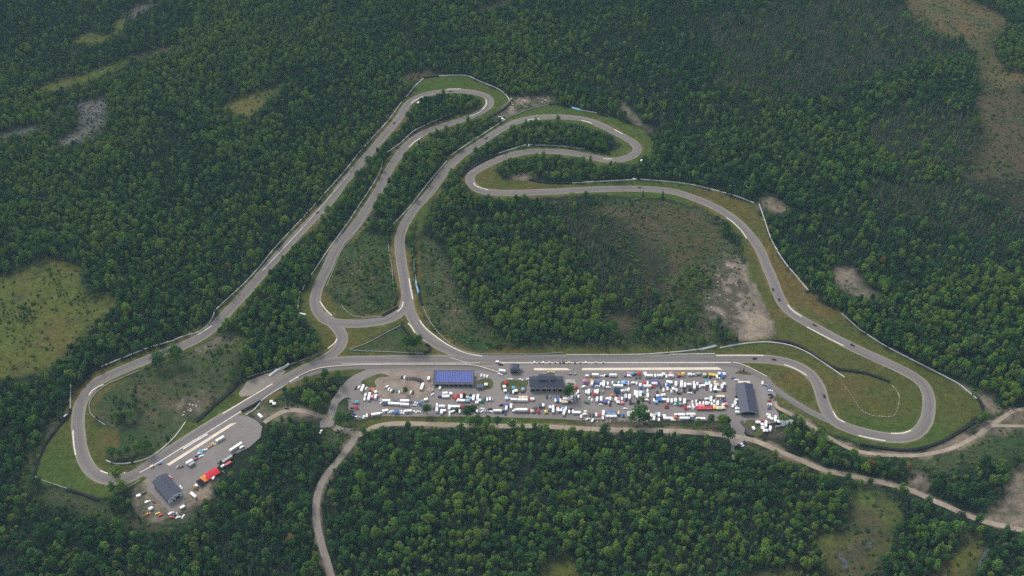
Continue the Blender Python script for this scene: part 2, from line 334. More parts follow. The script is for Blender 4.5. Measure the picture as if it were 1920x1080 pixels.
BROWN = [
 [(1590,945),(1655,955),(1668,1005),(1645,1055),(1600,1090),(1555,1085),(1552,1045),(1600,1005)],
 [(250,105),(300,90),(345,80),(330,93),(280,110),(255,110)], [(880,22),(910,14),(970,-8),(940,15),(895,26)],
 [(1130,400),(1200,388),(1310,396),(1350,435),(1345,470),(1300,490),(1262,520),(1240,560),(1215,540),(1200,470)],
 [(1830,180),(1870,160),(1960,190),(1960,420),(1830,350),(1790,310),(1850,260)],
 [(1130,575),(1200,590),(1190,630),(1130,610)], [(735,145),(800,130),(830,140),(770,155)],
]
GREYBOG = [
 [(145,198),(200,180),(198,230),(175,258),(120,276),(108,266),(145,240)], [(-40,255),(85,232),(60,250),(-40,275)], [(100,205),(190,180),(150,195),(110,215)],
 [(237,30),(255,12),(290,0),(315,-10),(270,22),(245,36)],
]
DIRT = [
 [(1390,500),(1405,478),(1412,500),(1425,545),(1440,585),(1450,605),(1452,625),(1430,640),(1390,642),(1390,600),(1410,580),(1398,540)],
 [(1558,497),(1595,503),(1605,520),(1612,535),(1650,560),(1610,555),(1580,530),(1563,520)],
 [(1425,372),(1445,370),(1475,390),(1450,397),(1428,388)], [(1158,185),(1172,192),(1195,220),(1222,252),(1200,240),(1168,210)],
 [(1700,905),(1720,890),(1745,905),(1720,915)], [(1835,975),(1868,945),(1885,915),(1890,890),(1920,868),(1960,850),(1960,1010),(1885,988)], [(1720,840),(1860,800),(1900,780),(1920,770),(1920,800),(1850,820),(1780,845)],
 [(255,905),(290,885),(400,870),(390,930),(360,950),(345,972),(310,976),(272,968),(250,945)],
 [(360,655),(410,635),(440,632),(380,660)], [(495,760),(560,765),(600,775),(610,785),(540,780),(500,790),(470,780)],
 [(1740,720),(1790,730),(1860,745),(1870,770),(1850,775),(1830,735),(1795,718)], [(1095,785),(1190,786),(1230,792),(1080,796)], [(955,787),(985,783),(975,795),(950,796)],
 [(650,830),(672,838),(650,855),(640,850)], [(970,327),(1000,325),(990,336),(950,336)],
]
RUBBLE = [[(945,182),(1035,178),(1040,192),(1000,200),(960,215),(925,222)], [(1318,585),(1335,530),(1345,490),(1380,470),(1395,500),(1390,545),(1412,560),(1430,580),(1395,640),(1360,610)], [(325,775),(345,752),(378,742),(384,755),(350,785)], [(1420,370),(1445,368),(1480,390),(1450,399),(1426,390)], [(1560,495),(1600,500),(1625,530),(1655,562),(1600,560),(1560,530)], [(1430,800),(1470,798),(1475,825),(1440,820)]]
PATHS = [gpts([(629,870),(610,893),(597,920),(592,953),(595,987),(603,1020),(613,1053),(621,1082),(640,1140)]), gpts([(672,808),(660,830),(645,850),(629,870)]), gpts([(700,801),(740,794),(800,795),(870,797),(950,799),(1000,798.5),(1080,803),(1160,806),(1260,808),(1330,813),(1373,818),(1403,823),(1430,832),(1463,847),(1497,861),(1533,877),(1570,887),(1613,895),(1647,903),(1680,911),(1713,921),(1747,937),(1780,951),(1813,966),(1847,978),(1880,986),(1960,1003)]),
         gpts([(1457,763),(1480,775),(1513,793),(1547,815),(1580,835),(1613,847),(1647,852),(1680,854),(1713,854),(1747,850),(1780,842),(1813,827),(1847,807),(1880,783),(1903,770),(1950,762)])]
TAM = [[(1040,378),(1130,398),(1200,440),(1262,500),(1240,590),(1130,602),(1095,500)], [(1630,330),(1700,345),(1960,330),(1960,470),(1800,440),(1660,400)], [(1330,30),(1480,0),(1690,0),(1720,60),(1840,110),(1700,130),(1600,150),(1560,190),(1440,200),(1330,160)], [(1640,210),(1740,190),(1850,250),(1830,330),(1690,330),(1620,260)]]
xs = np.r_[-12000, -6000, -3000, np.arange(-1120, 1120.1, 2.2), 3000, 6000, 12000]
ys = np.r_[-12000, -5000, -800, 150, np.arange(420, 1750.1, 2.2), 3000, 6000, 12000]
GX, GY = np.meshgrid(xs, ys); fx, fy = GX.ravel(), GY.ravel()
jx = fx + 7 * (fbm(fx, fy, 14, 0) - .5) * 2; jy = fy + 7 * (fbm(fx, fy, 14, 1) - .5) * 2
ppx, ppy = proj(jx, jy, 0.0); ppx = np.where(fy < 300, -9999, ppx)
n1, n2, n3, n4 = fbm(fx, fy, 60, 2), fbm(fx, fy, 17, 3), fbm(fx, fy, 150, 4), fbm(fx, fy, 7, 5)
C = np.tile(np.array([.016, .024, .014]), (len(fx), 1)) * (.7 + .6 * n2)[:, None]
def lay(mask, *cols_w):
    """lay a cover: first colour, then (colour, weight array) mixed over it"""
    c = np.tile(np.array(cols_w[0]), (len(fx), 1))
    for col, wt in cols_w[1:]: c = c * (1 - wt[:, None]) + np.array(col) * wt[:, None]
    a_ = mask[:, None].astype(float); C[:] = C * (1 - a_) + c * (.82 + .36 * n4[:, None]) * a_
st = lambda a, lo, hi: np.clip((a - lo) / (hi - lo), 0, 1)
def union(L, soft=7.0):
    """how far inside the patches a point lies: 0..1 across a ragged, soft edge"""
    a_ = np.zeros(len(fx))
    for ox, oy in ((0, 0), (soft, 0), (-soft, 0), (0, soft), (0, -soft)):
        qx, qy = proj(jx + ox, jy + oy, 0.0); qx = np.where(fy < 300, -9999, qx); m = np.zeros(len(fx), bool)
        for P in L: m |= inpoly(qx, qy, P)
        a_ += m / 5
    return a_
lay(union(SCRUB), (.050, .064, .028), ((.085, .070, .042), st(n2, .5, .75)), ((.035, .060, .022), st(n1, .5, .7)))
lay(union(MARSH), (.076, .088, .020), ((.100, .080, .027), st(n1, .52, .72) * .8), ((.072, .105, .026), st(n3, .5, .65) * .8), ((.055, .062, .025), st(n2, .6, .8)))
lay(union(TAN, 16.0), (.088, .078, .034), ((.110, .074, .036), st(n1, .45, .7)), ((.062, .068, .030), st(n2, .5, .75)))
lay(union(BROWN, 10.0), (.070, .058, .032), ((.052, .054, .027), st(n2, .45, .7)))
lay(union(GREYBOG), (.125, .120, .116), ((.078, .080, .062), st(n2, .35, .65)))
lay(union(RUBBLE, 8.0), (.078, .072, .050), ((.20, .165, .135), st(n4 * .6 + n2 * .5, .50, .68)), ((.045, .055, .030), st(n1, .5, .65)))
lay(union(DIRT, 5.0), (.185, .150, .118), ((.25, .20, .145), st(n2, .45, .7)), ((.085, .085, .055), st(n4 * .5 + n1 * .6, .52, .68)))
lay(union(TAM, 9.0), (.017, .023, .014), ((.030, .032, .020), st(n2, .4, .65)))
DP_ = dist_lines(jx, jy, [(p, False) for p in PATHS], 9); lay(st(4.8 - DP_, 0, 2.5) * .8, (.105, .095, .060), ((.060, .072, .030), st(n2, .42, .6)), ((.19, .15, .11), st(4.6 - DP_, 0, 1.5)))
DT = dist_lines(jx, jy, TRACKS, 24)
verge = np.maximum(union(MOWN, 1.5), DT < 11.5)
lay(verge, (.064, .074, .018), ((.100, .076, .025), st(n1, .50, .72) * .9), ((.048, .082, .016), st(n3, .48, .62) * .8), ((.130, .110, .052), st(8.5 - DT, 0, 2.5) * .6 * st(n1, .3, .55)))
lay(union([[(659,656),(692,645),(728,625),(752,612),(768,634),(792,648),(800,660),(730,660)]], 1.5), (.046, .060, .022), ((.064, .056, .036), st(n1, .45, .62)), ((.034, .058, .018), st(n2, .5, .7)))
nx, ny = len(xs), len(ys)
gm = bpy.data.meshes.new('ground'); gm.vertices.add(nx * ny); gm.vertices.foreach_set('co', np.c_[fx, fy, np.zeros(nx * ny)].ravel())
ii = (np.arange(ny - 1)[:, None] * nx + np.arange(nx - 1)[None]).ravel(); quads = np.c_[ii, ii + 1, ii + 1 + nx, ii + nx]
gm.loops.add(quads.size); gm.polygons.add(len(quads)); gm.loops.foreach_set('vertex_index', quads.ravel().astype(np.int32))
gm.polygons.foreach_set('loop_start', (np.arange(len(quads)) * 4).astype(np.int32)); gm.update(calc_edges=True)
ca = gm.attributes.new('cover', 'FLOAT_COLOR', 'POINT'); ca.data.foreach_set('color', np.c_[C, np.ones(len(C))].astype(np.float32).ravel())
def ground_mat():
    m, t, b = base_mat('ground_cover', (.1, .1, .1), .95, .05)
    at = t.nodes.new('ShaderNodeAttribute'); at.attribute_name = 'cover'; tc = t.nodes.new('ShaderNodeTexCoord'); prev = at.outputs['Color']
    for sc, am in ((.9, .35), (.22, .25)):
        n = t.nodes.new('ShaderNodeTexNoise'); n.inputs['Scale'].default_value = sc; n.inputs['Detail'].default_value = 3; t.links.new(tc.outputs['Object'], n.inputs[0])
        mr = t.nodes.new('ShaderNodeMapRange'); mr.inputs[1].default_value = .3; mr.inputs[2].default_value = .7; mr.inputs[3].default_value = 1 - am; mr.inputs[4].default_value = 1 + am
        t.links.new(n.outputs[0], mr.inputs[0]); v = t.nodes.new('ShaderNodeVectorMath'); v.operation = 'SCALE'; t.links.new(prev, v.inputs[0]); t.links.new(mr.outputs[0], v.inputs['Scale']); prev = v.outputs[0]
    t.links.new(prev, b.inputs['Base Color']); return m
gm.materials.append(ground_mat()); tag(obj('ground', gm), kind='structure')

sheet('pond', [(1573,1036),(1580,1038),(1580,1044),(1588,1052),(1590,1064),(1581,1066),(1580,1054),(1574,1046)], .02, water_m, 2); sheet('pond', [(1626,1019),(1631,1016),(1636,1021),(1634,1026),(1628,1025)], .02, water_m, 3)
sheet('pond', [(1855,1018),(1858,1020),(1848,1045),(1836,1066),(1830,1070),(1838,1050)], .02, water_m, 2)
# ------------------------------------------------------------------ roads, paddock, paths, painted strips
mw = 9.6 + 1.9 * np.clip((proj(mainG[:, 0], mainG[:, 1], 0.0)[1] - 150) / 620, 0, 1)
ribbon('shoulder', mainG, mw + 1.4, .030, shoulder_m, True)
ribbon('shoulder', linkAG, 12.6, .026, shoulder_m); ribbon('shoulder', linkBG, 12.6, .022, shoulder_m)
ribbon('race_track', mainG, mw, .060, asphalt, True)
ribbon('link_road', linkAG, 11.0, .052, asphalt); ribbon('link_road', linkBG, 11.0, .048, asphalt)
ribbon('pit_exit_road', pitG, 7.4, .044, asphalt)
PADDOCK = [(640,724),(652,712),(664,703),(690,692),(720,688),(760,686),(860,684),(905,684),(932,683),(1374,681),(1400,690),(1420,700),(1442,714),(1453,728),(1455,740),(1449,752),(1450,762),(1460,775),(1462,790),(1440,795),(1424,790),(1400,800),(1395,812),(1402,822),(1395,832),(1370,832),(1366,815),(1371,797),(1362,789),(1250,789),(1180,788),(1120,787),(1080,788),(1060,786),(960,783),(860,781),(780,781),(720,780),(690,784),(672,787),(658,781),(653,765),(654,752),(646,746),(634,756),(628,780),(627,800),(600,802),(600,790),(614,775),(622,750)]
sheet('paddock', PADDOCK, .036, asphalt_lot)
sheet('pit_apron', [(255,882),(297,868),(345,838),(443,779),(462,779),(480,788),(492,800),(488,820),(468,838),(440,852),(418,864),(400,885),(368,905),(350,920),(345,945),(330,962),(318,960),(300,940),(275,918),(280,900)], .034, asphalt_lot)
sheet('run_off', [(447,738),(463,715),(500,700),(530,690),(536,697),(512,719),(467,742),(452,744)], .040, pathg)
sheet('run_off', [(880,665),(905,671),(935,682),(920,684),(895,683)], .038, asphalt)
ribbon('pit_entry_road', pitinG, 8.0, .040, asphalt)
# islands of grass and gravel that interrupt the paddock asphalt
grass_i = noisy('island_grass', (.062, .086, .030), .25, .15, .95, .05, tint=(.10, .09, .045))
gravel_i = noisy('island_gravel', (.26, .195, .145), .25, .12, .95, .05, tint=(.22, .19, .165))
sheet('gravel_lot', [(705,701),(720,696),(770,694),(805,697),(814,702),(812,720),(806,735),(800,748),(770,747),(720,745),(695,742),(688,733),(690,722),(706,712)], .044, gravel_i, 3)
sheet('grass_island', [(680,713),(700,704),(712,700),(722,702),(730,706),(710,708),(702,716),(706,726),(690,726),(678,722)], .050, grass_i, 3)
sheet('grass_island', [(893,720),(897,713),(912,709),(922,712),(925,719),(922,728),(910,731),(893,731)], .050, grass_i, 3)
sheet('grass_island', [(940,716),(955,712),(975,713),(990,714),(988,724),(985,735),(960,736),(942,733),(939,724)], .050, grass_i, 3)
sheet('grass_island', [(1376,699),(1390,695),(1400,697),(1412,703),(1390,702)], .050, grass_i, 2)
sheet('grass_island', [(1399,788),(1418,788),(1428,795),(1432,812),(1418,818),(1405,812),(1398,798)], .050, grass_i, 2)
sheet('patio', [(1060,711),(1078,711),(1079,722),(1077,736),(1062,736)], .050, noisy('patio_paving', (.36, .33, .30), .2, .2, .9), 0)
sheet('concrete_pad', [(1463,791),(1471,782),(1488,788),(1484,794),(1470,799),(1462,798)], .050, concg, 0)
ribbon('forest_road', gpts([(672,808),(660,830),(645,850),(629,870),(610,893),(597,920),(592,953),(595,987),(603,1020),(613,1053),(621,1082),(640,1140)]), 6.4, .040, pathg)
ribbon('dirt_road', gpts([(658,810),(675,815),(700,801),(740,794),(800,795),(870,797),(950,799),(1000,798.5),(1080,803),(1160,806),(1260,808),(1330,813),(1373,818),(1403,823),(1430,832),(1463,847),(1497,861),(1533,877),(1570,887),(1613,895),(1647,903),(1680,911),(1713,921),(1747,937),(1780,951),(1813,966),(1847,978),(1880,986),(1960,1003)]), 5.6, .044, dirt_m)
ribbon('dirt_road', gpts([(1453,752),(1457,763),(1480,775),(1513,793),(1547,815),(1580,835),(1613,847),(1647,852),(1680,854),(1713,854),(1747,850),(1780,842),(1813,827),(1847,807),(1880,783),(1903,770),(1950,762)]), 4.0, .042, dirt_m)
ribbon('dirt_road', gpts([(1840,809),(1853,800),(1880,798),(1950,800)]), 3.2, .040, dirt_m)
ribbon('dirt_road', gpts([(622,784),(603,780),(580,773),(555,769),(533,771),(510,782),(495,792)]), 5.0, .041, dirt_m)
ribbon('access_road', gpts([(613,783),(617,793),(628,802),(645,807),(664,809)]), 7.0, .039, pathg)
ribbon('dirt_road', gpts([(1373,824),(1374,840),(1375,862)]), 3.2, .043, pathg)
ribbon('dirt_road', gpts([(1398,822),(1385,828),(1372,832)]), 7.0, .050, pathg)
def kerb(P, wd=1.3, m=None, n=4, name='kerb_strip', z=.10): ribbon(name, gpts(P, False, n, 1), wd, z, m or kerbw, thick=.1)
for P in ([(771,194),(778,188),(792,181)], [(911,187),(912,194),(909,200),(898,211),(878,219)], [(838,167.3),(850,166.8),(864,166.6)], [(767,276),(777,266),(791,257.5)], [(985,226),(998,223.5),(1012,222.6)], [(1090,225.5),(1102,228.5),(1110,231.5)],
          [(1152,243),(1167,251)], [(1131,297.5),(1147,298)], [(888,343),(891,347.5),(899,351.5),(916,356)], [(1362,408),(1372,415),(1382,424),(1392,435),(1400,447)], [(1477,572),(1487,583),(1503,593.5)], [(1513,613),(1547,631),(1582,648.5)],
          [(1343,666.6),(1390,666.4),(1432,666.6)], [(1470,683),(1493,692),(1513,704)], [(1562,771),(1567,781),(1574,787),(1584,792)], [(1671,812.5),(1690,812.5),(1700,810),(1708,807)], [(1610,816.5),(1635,822),(1660,826.5)],
          [(767,522),(770,542),(774,561)], [(756,566),(753.5,576),(745,584.5)], [(787,600.5),(795,612),(807,623),(833,642.5),(850,652),(867,659.5),(885,664.5),(904,667.5)], [(372,627),(385,619),(397,610.5)], [(600,565),(610,580),(622,591.5)], [(615,653),(627,643.5),(632,635)],
          [(543,715.5),(573,699),(602,689.5)], [(167,741),(172,733.5),(180,727),(194,721)], [(137,807),(137.5,820),(139,838),(142,853)], [(188,882.5),(197,886),(207,888),(222,888),(235,886)], [(418,775.5),(460,750),(511,719.5)], [(765,606),(772,614),(778,624)]): kerb(P)
kerb([(492,508),(530,467),(567,427)], .8, linew, 2, 'lane_marking', .068); kerb([(567,427),(610,379),(640,343),(656,324)], .5, linew, 2, 'lane_marking', .068)
kerb([(262,886),(297,867),(340,840),(389,810.5),(452,771)], 1.0, linew, 3, 'lane_marking', .072); kerb([(343,842),(365,828),(389,814)], 1.7, linew, 2, 'lane_marking', .076)
kerb([(640,681.7),(760,680.6),(900,680.2)], .4, linew, 2, 'lane_marking', .068); kerb([(845,670),(868,678),(878,680)], .4, linew, 2, 'lane_marking', .068)
kerb([(932,680.2),(1000,680.2),(1130,680),(1370,679.6)], 1.2, linew, 2, 'lane_marking', .072)
# pit boxes painted cream
sheet('pit_box_strip', [(1001,690.2),(1062,690),(1070.5,694.2),(1001,694.4)], .06, cream); sheet('pit_box_strip', [(1091.5,690),(1346,688.6),(1355,693.2),(1091.5,694.2)], .06, cream)
sheet('pit_box_strip', [(312.5,870.5),(432,794.3),(444.5,792.3),(317,873.5)], .06, cream)
# ------------------------------------------------------------------ buildings
def quad_corners(P, z=0.0): return [g(x, y, z) for x, y in P]
class Frame:
    """a building's own axes: origin at its front left ground corner, x along the front, y into depth"""
    def __init__(s, name, a, b, depth, label, cat):
        A, B = Vector((*a.xy, 0)), Vector((*b.xy, 0)); s.w = (B - A).length; s.d = depth
        s.root = tag(empty(name, A, math.atan2(B.y - A.y, B.x - A.x)), label, cat)
def openings(mb, x0, x1, n, z0, z1, y, gap=.5, t=.06):
    st_ = (x1 - x0) / n
    return [(x0 + i * st_ + gap / 2, x0 + (i + 1) * st_ - gap / 2) for i in range(n)]
# garage under solar panels
f = Frame('solar_garage', g(813.5, 723.6), g(887.5, 724.0), 15.5, 'long pit garage under a roof of blue solar panels', 'garage')
W_, D_ = f.w, f.d
mb = MB(); mb.add([(0, 0, 0), (W_, 0, 0), (W_, D_, 0), (0, D_, 0), (0, 0, 3.5), (W_, 0, 3.5), (W_, D_, 5.5), (0, D_, 5.5)], [[3, 2, 1, 0], [0, 1, 5, 4], [1, 2, 6, 5], [2, 3, 7, 6], [3, 0, 4, 7]]); mb.build('wall', wallg, f.root)
mb = MB(); sl = 2.0 / D_
def rz(y): return 3.55 + y * sl
mb.add([(-.8, -1.2, rz(-1.2)), (W_ + .8, -1.2, rz(-1.2)), (W_ + .8, D_ + .6, rz(D_ + .6)), (-.8, D_ + .6, rz(D_ + .6))] + [(-.8, -1.2, rz(-1.2) + .3), (W_ + .8, -1.2, rz(-1.2) + .3), (W_ + .8, D_ + .6, rz(D_ + .6) + .3), (-.8, D_ + .6, rz(D_ + .6) + .3)], [[3, 2, 1, 0], [4, 5, 6, 7], [0, 1, 5, 4], [1, 2, 6, 5], [2, 3, 7, 6], [3, 0, 4, 7]]); roof = mb.build('roof', roofd, f.root)
NP = 21; pw = (W_ - 2.6) / NP
for r_ in range(3):
    y0 = 1.6 + r_ * 4.35; y1 = y0 + 4.3
    for i in range(NP):
        if r_ == 2 and i < 0: continue
        x0 = 1.6 + i * pw; m_ = MB()
        m_.add([(x0, y0, rz(y0) + .38), (x0 + pw - .28, y0, rz(y0) + .38), (x0 + pw - .28, y1, rz(y1) + .38), (x0, y1, rz(y1) + .38)] + [(x0, y0, rz(y0) + .44), (x0 + pw - .28, y0, rz(y0) + .44), (x0 + pw - .28, y1, rz(y1) + .44), (x0, y1, rz(y1) + .44)], [[3, 2, 1, 0], [4, 5, 6, 7], [0, 1, 5, 4], [1, 2, 6, 5], [2, 3, 7, 6], [3, 0, 4, 7]])
        m_.build('solar_panel', solar, roof)
for i in range(NP):
    x0 = 1.6 + i * pw + pw - .24; m_ = MB(); m_.add([(x0, 1.6, rz(1.6) + .33), (x0 + .2, 1.6, rz(1.6) + .33), (x0 + .2, 14.6, rz(14.6) + .33), (x0, 14.6, rz(14.6) + .33), (x0, 1.6, rz(1.6) + .5), (x0 + .2, 1.6, rz(1.6) + .5), (x0 + .2, 14.6, rz(14.6) + .5), (x0, 14.6, rz(14.6) + .5)], [[4, 5, 6, 7], [0, 1, 5, 4], [1, 2, 6, 5], [2, 3, 7, 6], [3, 0, 4, 7]])
    m_.build('panel_rail', noisy('panel_rail_metal', (.36, .40, .62), .05, .5, .5), roof)
for x0, x1 in openings(None, .8, W_ - .8, 8, 0, 3.0, 0, .9):
    m_ = MB(); m_.box(x0, x1, -.07, .05, .02, 3.0); m_.build('garage_door', dark, f.root)
# clubhouse with raised centre
f = Frame('clubhouse', g(993.5, 733.6), g(1055.5, 733.6), 13.0, 'two storey clubhouse with dark roof and raised centre beside the pit lane', 'clubhouse')
W_, D_ = f.w, f.d; E = 7.4; RD = 10.4
mb = MB(); mb.box(0, W_, 0, D_, 0, E); mb.add([(0, 0, E), (0, D_, E), (0, D_ / 2, RD - .1), (W_, 0, E), (W_, D_, E), (W_, D_ / 2, RD - .1)], [[0, 2, 1], [3, 4, 5]]); mb.build('wall', wallg, f.root)
mb = MB(); oh = .7; k = (RD - E) / (D_ / 2)
for s_, y0, y1 in ((1, -oh, D_ / 2), (-1, D_ + oh, D_ / 2)):
    za = RD - abs(y0 - D_ / 2) * k
    mb.add([(-.6, y0, za), (W_ + .6, y0, za), (W_ + .6, y1, RD), (-.6, y1, RD), (-.6, y0, za + .25), (W_ + .6, y0, za + .25), (W_ + .6, y1, RD + .25), (-.6, y1, RD + .25)], [[0, 1, 2, 3], [7, 6, 5, 4], [0, 4, 5, 1], [1, 5, 6, 2], [3, 7, 4, 0], [2, 6, 7, 3]])
rf = mb.build('roof', roofd, f.root)
mb = MB(); cx0, cx1 = W_ * .27, W_ * .73; mb.box(cx0, cx1, D_ * .42, D_ * .95, 8.2, 11.6); cu = mb.build('cupola', noisy('cupola_siding', (.07, .08, .11), .1, .4), f.root)
mb = MB(); mb.prism([(D_ * .36, 11.5), (D_ * 1.0, 11.5), (D_ * .68, 13.2)], cx0 - .6, cx1 + .6)
mb.V = [(b, a, c) for a, b, c in mb.V]; mb.build('cupola_roof', roofd, cu)
for i in range(6):
    x0 = cx0 + .8 + i * (cx1 - cx0 - 1) / 6; m_ = MB(); m_.box(x0, x0 + 1.5, D_ * .42 - .05, D_ * .42 + .05, 10.2, 11.2); m_.build('window', glass, cu)
for fx0 in (.13, .24, .34, .57, .68, .79):
    m_ = MB(); m_.box(W_ * fx0, W_ * fx0 + 2.2, -.05, .05, 5.5, 6.7); m_.build('window', glass, f.root)
for i in range(3):
    m_ = MB(); m_.box(W_ * (.03 + .325 * i), W_ * (.03 + .325 * i) + W_ * .29, -.08, .05, .3, 3.2); m_.build('glass_front', dark, f.root)
mb = MB(); mb.box(-.1, W_ + .1, -.7, -.02, 3.9, 4.1); mb.build('balcony', noisy('balcony_grey', (.30, .31, .32), .1, .5), f.root)
for i in range(7): m_ = MB(); xx = .2 + i * (W_ - .4) / 6; m_.box(xx - .16, xx + .16, -.30, -.02, 0, 3.88); m_.build('post', trimw, f.root)
mb = MB(); mb.tube((W_ * .6, D_ * .3, RD - 2), (W_ * .6, D_ * .3, RD + 1.2), .25, .25); mb.build('vent_pipe', trimw, rf)
# timing tower
f = Frame('timing_tower', g(957, 699.5), g(972.5, 699.5), 7.0, 'small square timing building with dark roof on the pit lane', 'tower')
W_, D_ = f.w, f.d
mb = MB(); mb.box(0, W_, 0, D_, 0, 5.6); mb.build('wall', noisy('tower_siding', (.30, .34, .37), .1, .4), f.root)
mb = MB(); mb.box(-.7, W_ + .7, -.7, D_ + .7, 5.62, 5.9); mb.box(-.7, W_ + .7, -.7, D_ + .7, 5.9, 7.0, tx=3.0, ty=3.2); mb.build('roof', roofd, f.root)
mb = MB(); mb.box(.4, W_ - .4, -.05, .05, 3.6, 5.0); mb.build('window', glass, f.root)
mb = MB(); mb.box(.8, W_ - .8, -.06, .05, .1, 2.6); mb.build('door', dark, f.root)
mb = MB()
for i in range(9): mb.box(W_ + .9 + i * .45, W_ + 1.35 + i * .45, 1.2, 2.8, 2.6 - i * .29, 2.9 - i * .29)
mb.build('stair', noisy('stair_steel', (.12, .13, .14), .1, .5), f.root)
# gabled halls: the long garage at the paddock's right end and the one in the lower pits
def gable_hall(name, front, back, eave, ridge, label, wallm, bays_side, front_dark, extra=None):
    """front: two ground points of the gable front; back: one eave point at the far end on the left side"""
    # corners come as eave points: near left, near right, far left; the two sides share the small error in their right angle
    A, B, Cc = [Vector((q.x, q.y, 0)) for q in front]; u_, v_ = B - A, Cc - A; W_ = u_.length - 1.2; D_ = v_.length - 1.6
    au, av = math.atan2(u_.y, u_.x), math.atan2(v_.y, v_.x); e_ = (av - au) - math.pi / 2; au += e_ / 2
    ux, vx = Vector((math.cos(au), math.sin(au), 0)), Vector((-math.sin(au), math.cos(au), 0)); O = A + ux * .6 + vx * .9
    f = Frame(name, O, O + ux * W_, 0, label, 'garage'); W_ = f.w
    mb = MB(); mb.box(0, W_, 0, D_, 0, eave); mb.add([(0, 0, eave), (W_, 0, eave), (W_ / 2, 0, ridge - .08), (0, D_, eave), (W_, D_, eave), (W_ / 2, D_, ridge - .08)], [[0, 1, 2], [4, 3, 5]]); mb.build('wall', wallm, f.root)
    mb = MB(); k = (ridge - eave) / (W_ / 2); oh = .6
    for x0 in (-oh, W_ + oh):
        za = ridge - abs(x0 - W_ / 2) * k; x1 = W_ / 2
        V = [(x0, -.9, za), (x0, D_ + .7, za), (x1, D_ + .7, ridge), (x1, -.9, ridge)]; V += [(a, b, c + .22) for a, b, c in V]
        mb.add(V, [[3, 2, 1, 0], [4, 5, 6, 7], [0, 1, 5, 4], [1, 2, 6, 5], [2, 3, 7, 6], [3, 0, 4, 7]])
    # standing seams
    rf = mb.build('roof', roofd, f.root)
    mb = MB(); mb.box(W_ / 2 - .25, W_ / 2 + .25, -.9, D_ + .7, ridge + .1, ridge + .32); mb.build('ridge_cap', noisy('ridge_metal', (.05, .055, .08), .1, .5, .5), rf)
    for i in range(2): m_ = MB(); m_.tube((W_ * .55, D_ * (.35 + .3 * i), ridge - 1), (W_ * .55, D_ * (.35 + .3 * i), ridge + .9), .4, .4); m_.build('roof_vent', dark, rf)
    for s_, xw in ((-1, 0), (1, W_)):
        for i in range(bays_side):
            y0 = 1.2 + i * (D_ - 2) / bays_side; m_ = MB(); m_.box(xw - .06, xw + .06, y0, y0 + (D_ - 2) / bays_side - 1.2, .05, min(3.6, eave - .8)); m_.build('garage_door', dark, f.root)
    # white bargeboards on the front gable
    mb = MB()
    for a, b in (((-.6, eave - .6 * k), (W_ / 2, ridge)), ((W_ / 2, ridge), (W_ + .6, eave - .6 * k))):
        V = [(a[0], -.98, a[1] - .45), (b[0], -.98, b[1] - .45), (b[0], -.98, b[1] + .25), (a[0], -.98, a[1] + .25)]; V += [(x, -.91, z) for x, _, z in V]
        mb.add(V, [[0, 1, 2, 3], [7, 6, 5, 4], [3, 2, 6, 7], [0, 4, 5, 1], [1, 5, 6, 2], [0, 3, 7, 4]])
    mb.build('bargeboard', front_dark[1], f.root)
    return f, W_, D_
f, W_, D_ = gable_hall('garage_hall', (g(1387.7, 773.5, 4.2), g(1420.7, 772.6, 4.2), g(1383.3, 719.6, 4.2)), 0, 4.4, 6.6, 'long dark gable roofed garage closing the right end of the paddock', noisy('hall_siding', (.26, .29, .31), .1, .4), 6, (0, noisy('pale_green_trim', (.30, .36, .36), .06, .5)))
mb = MB(); mb.add([(1.2, -.08, .02), (W_ - 1.2, -.08, .02), (W_ - 1.2, -.08, 3.5), (W_ / 2, -.08, 4.9), (1.2, -.08, 3.5), (1.2, .04, .02), (W_ - 1.2, .04, .02), (W_ - 1.2, .04, 3.5), (W_ / 2, .04, 4.9), (1.2, .04, 3.5)], [[0, 1, 2, 3, 4], [9, 8, 7, 6, 5], [0, 5, 6, 1], [1, 6, 7, 2], [2, 7, 8, 3], [3, 8, 9, 4], [4, 9, 5, 0]]); mb.build('glass_front', noisy('tinted_glass', (.04, .07, .10), .2, .5, .3, .5), f.root)
mb = MB(); mb.box(2.5, W_ - 1.5, D_ + .8, D_ + 5.0, 3.6, 3.9); mb.box(2.6, 2.9, D_ + 4.6, D_ + 4.9, 0, 3.6); mb.box(W_ - 1.9, W_ - 1.6, D_ + 4.6, D_ + 4.9, 0, 3.6); mb.build('patio_roof', cream, f.root)
for i in range(4):
    x0 = 1.8 + i * (W_ - 3.6) / 4; m_ = MB(); m_.box(x0 + .1, x0 + (W_ - 3.6) / 4 - .1, -.13, -.085, .1, 2.6); m_.build('door', dark, f.root)
f, W_, D_ = gable_hall('race_workshop', (g(314.6, 940.5, 5.4), g(343.6, 924.0, 5.4), g(281, 906.6, 5.4)), 0, 5.6, 8.2, 'pale blue race workshop with dark gable roof in the lower left pits', wallb, 5, (0, noisy('white_barge', (.66, .70, .72), .06, .5)))
for x0 in (W_ * .18, W_ * .47, W_ * .75): m_ = MB(); m_.box(x0, x0 + 1.5, -.06, .04, 4.0, 5.2); m_.build('window', glass, f.root)
mb = MB(); mb.box(W_ * .5, W_ * .82, -.07, .04, .05, 3.2); mb.build('garage_door', noisy('open_bay', (.05, .04, .045), .3, .8), f.root)
mb = MB(); mb.box(W_ * .3, W_ * .42, -.06, .04, .05, 2.4); mb.build('door', dark, f.root)
mb = MB()
V = []; n_ = 8
for i in range(n_ + 1):
    t = i / n_ * math.pi; V += [(W_ * .06 + W_ * .3 * i / n_, D_ + .9, 2.6 + math.sin(t) * 1.4), (W_ * .06 + W_ * .3 * i / n_, D_ + 2.6, 2.6 + math.sin(t) * 1.4)]
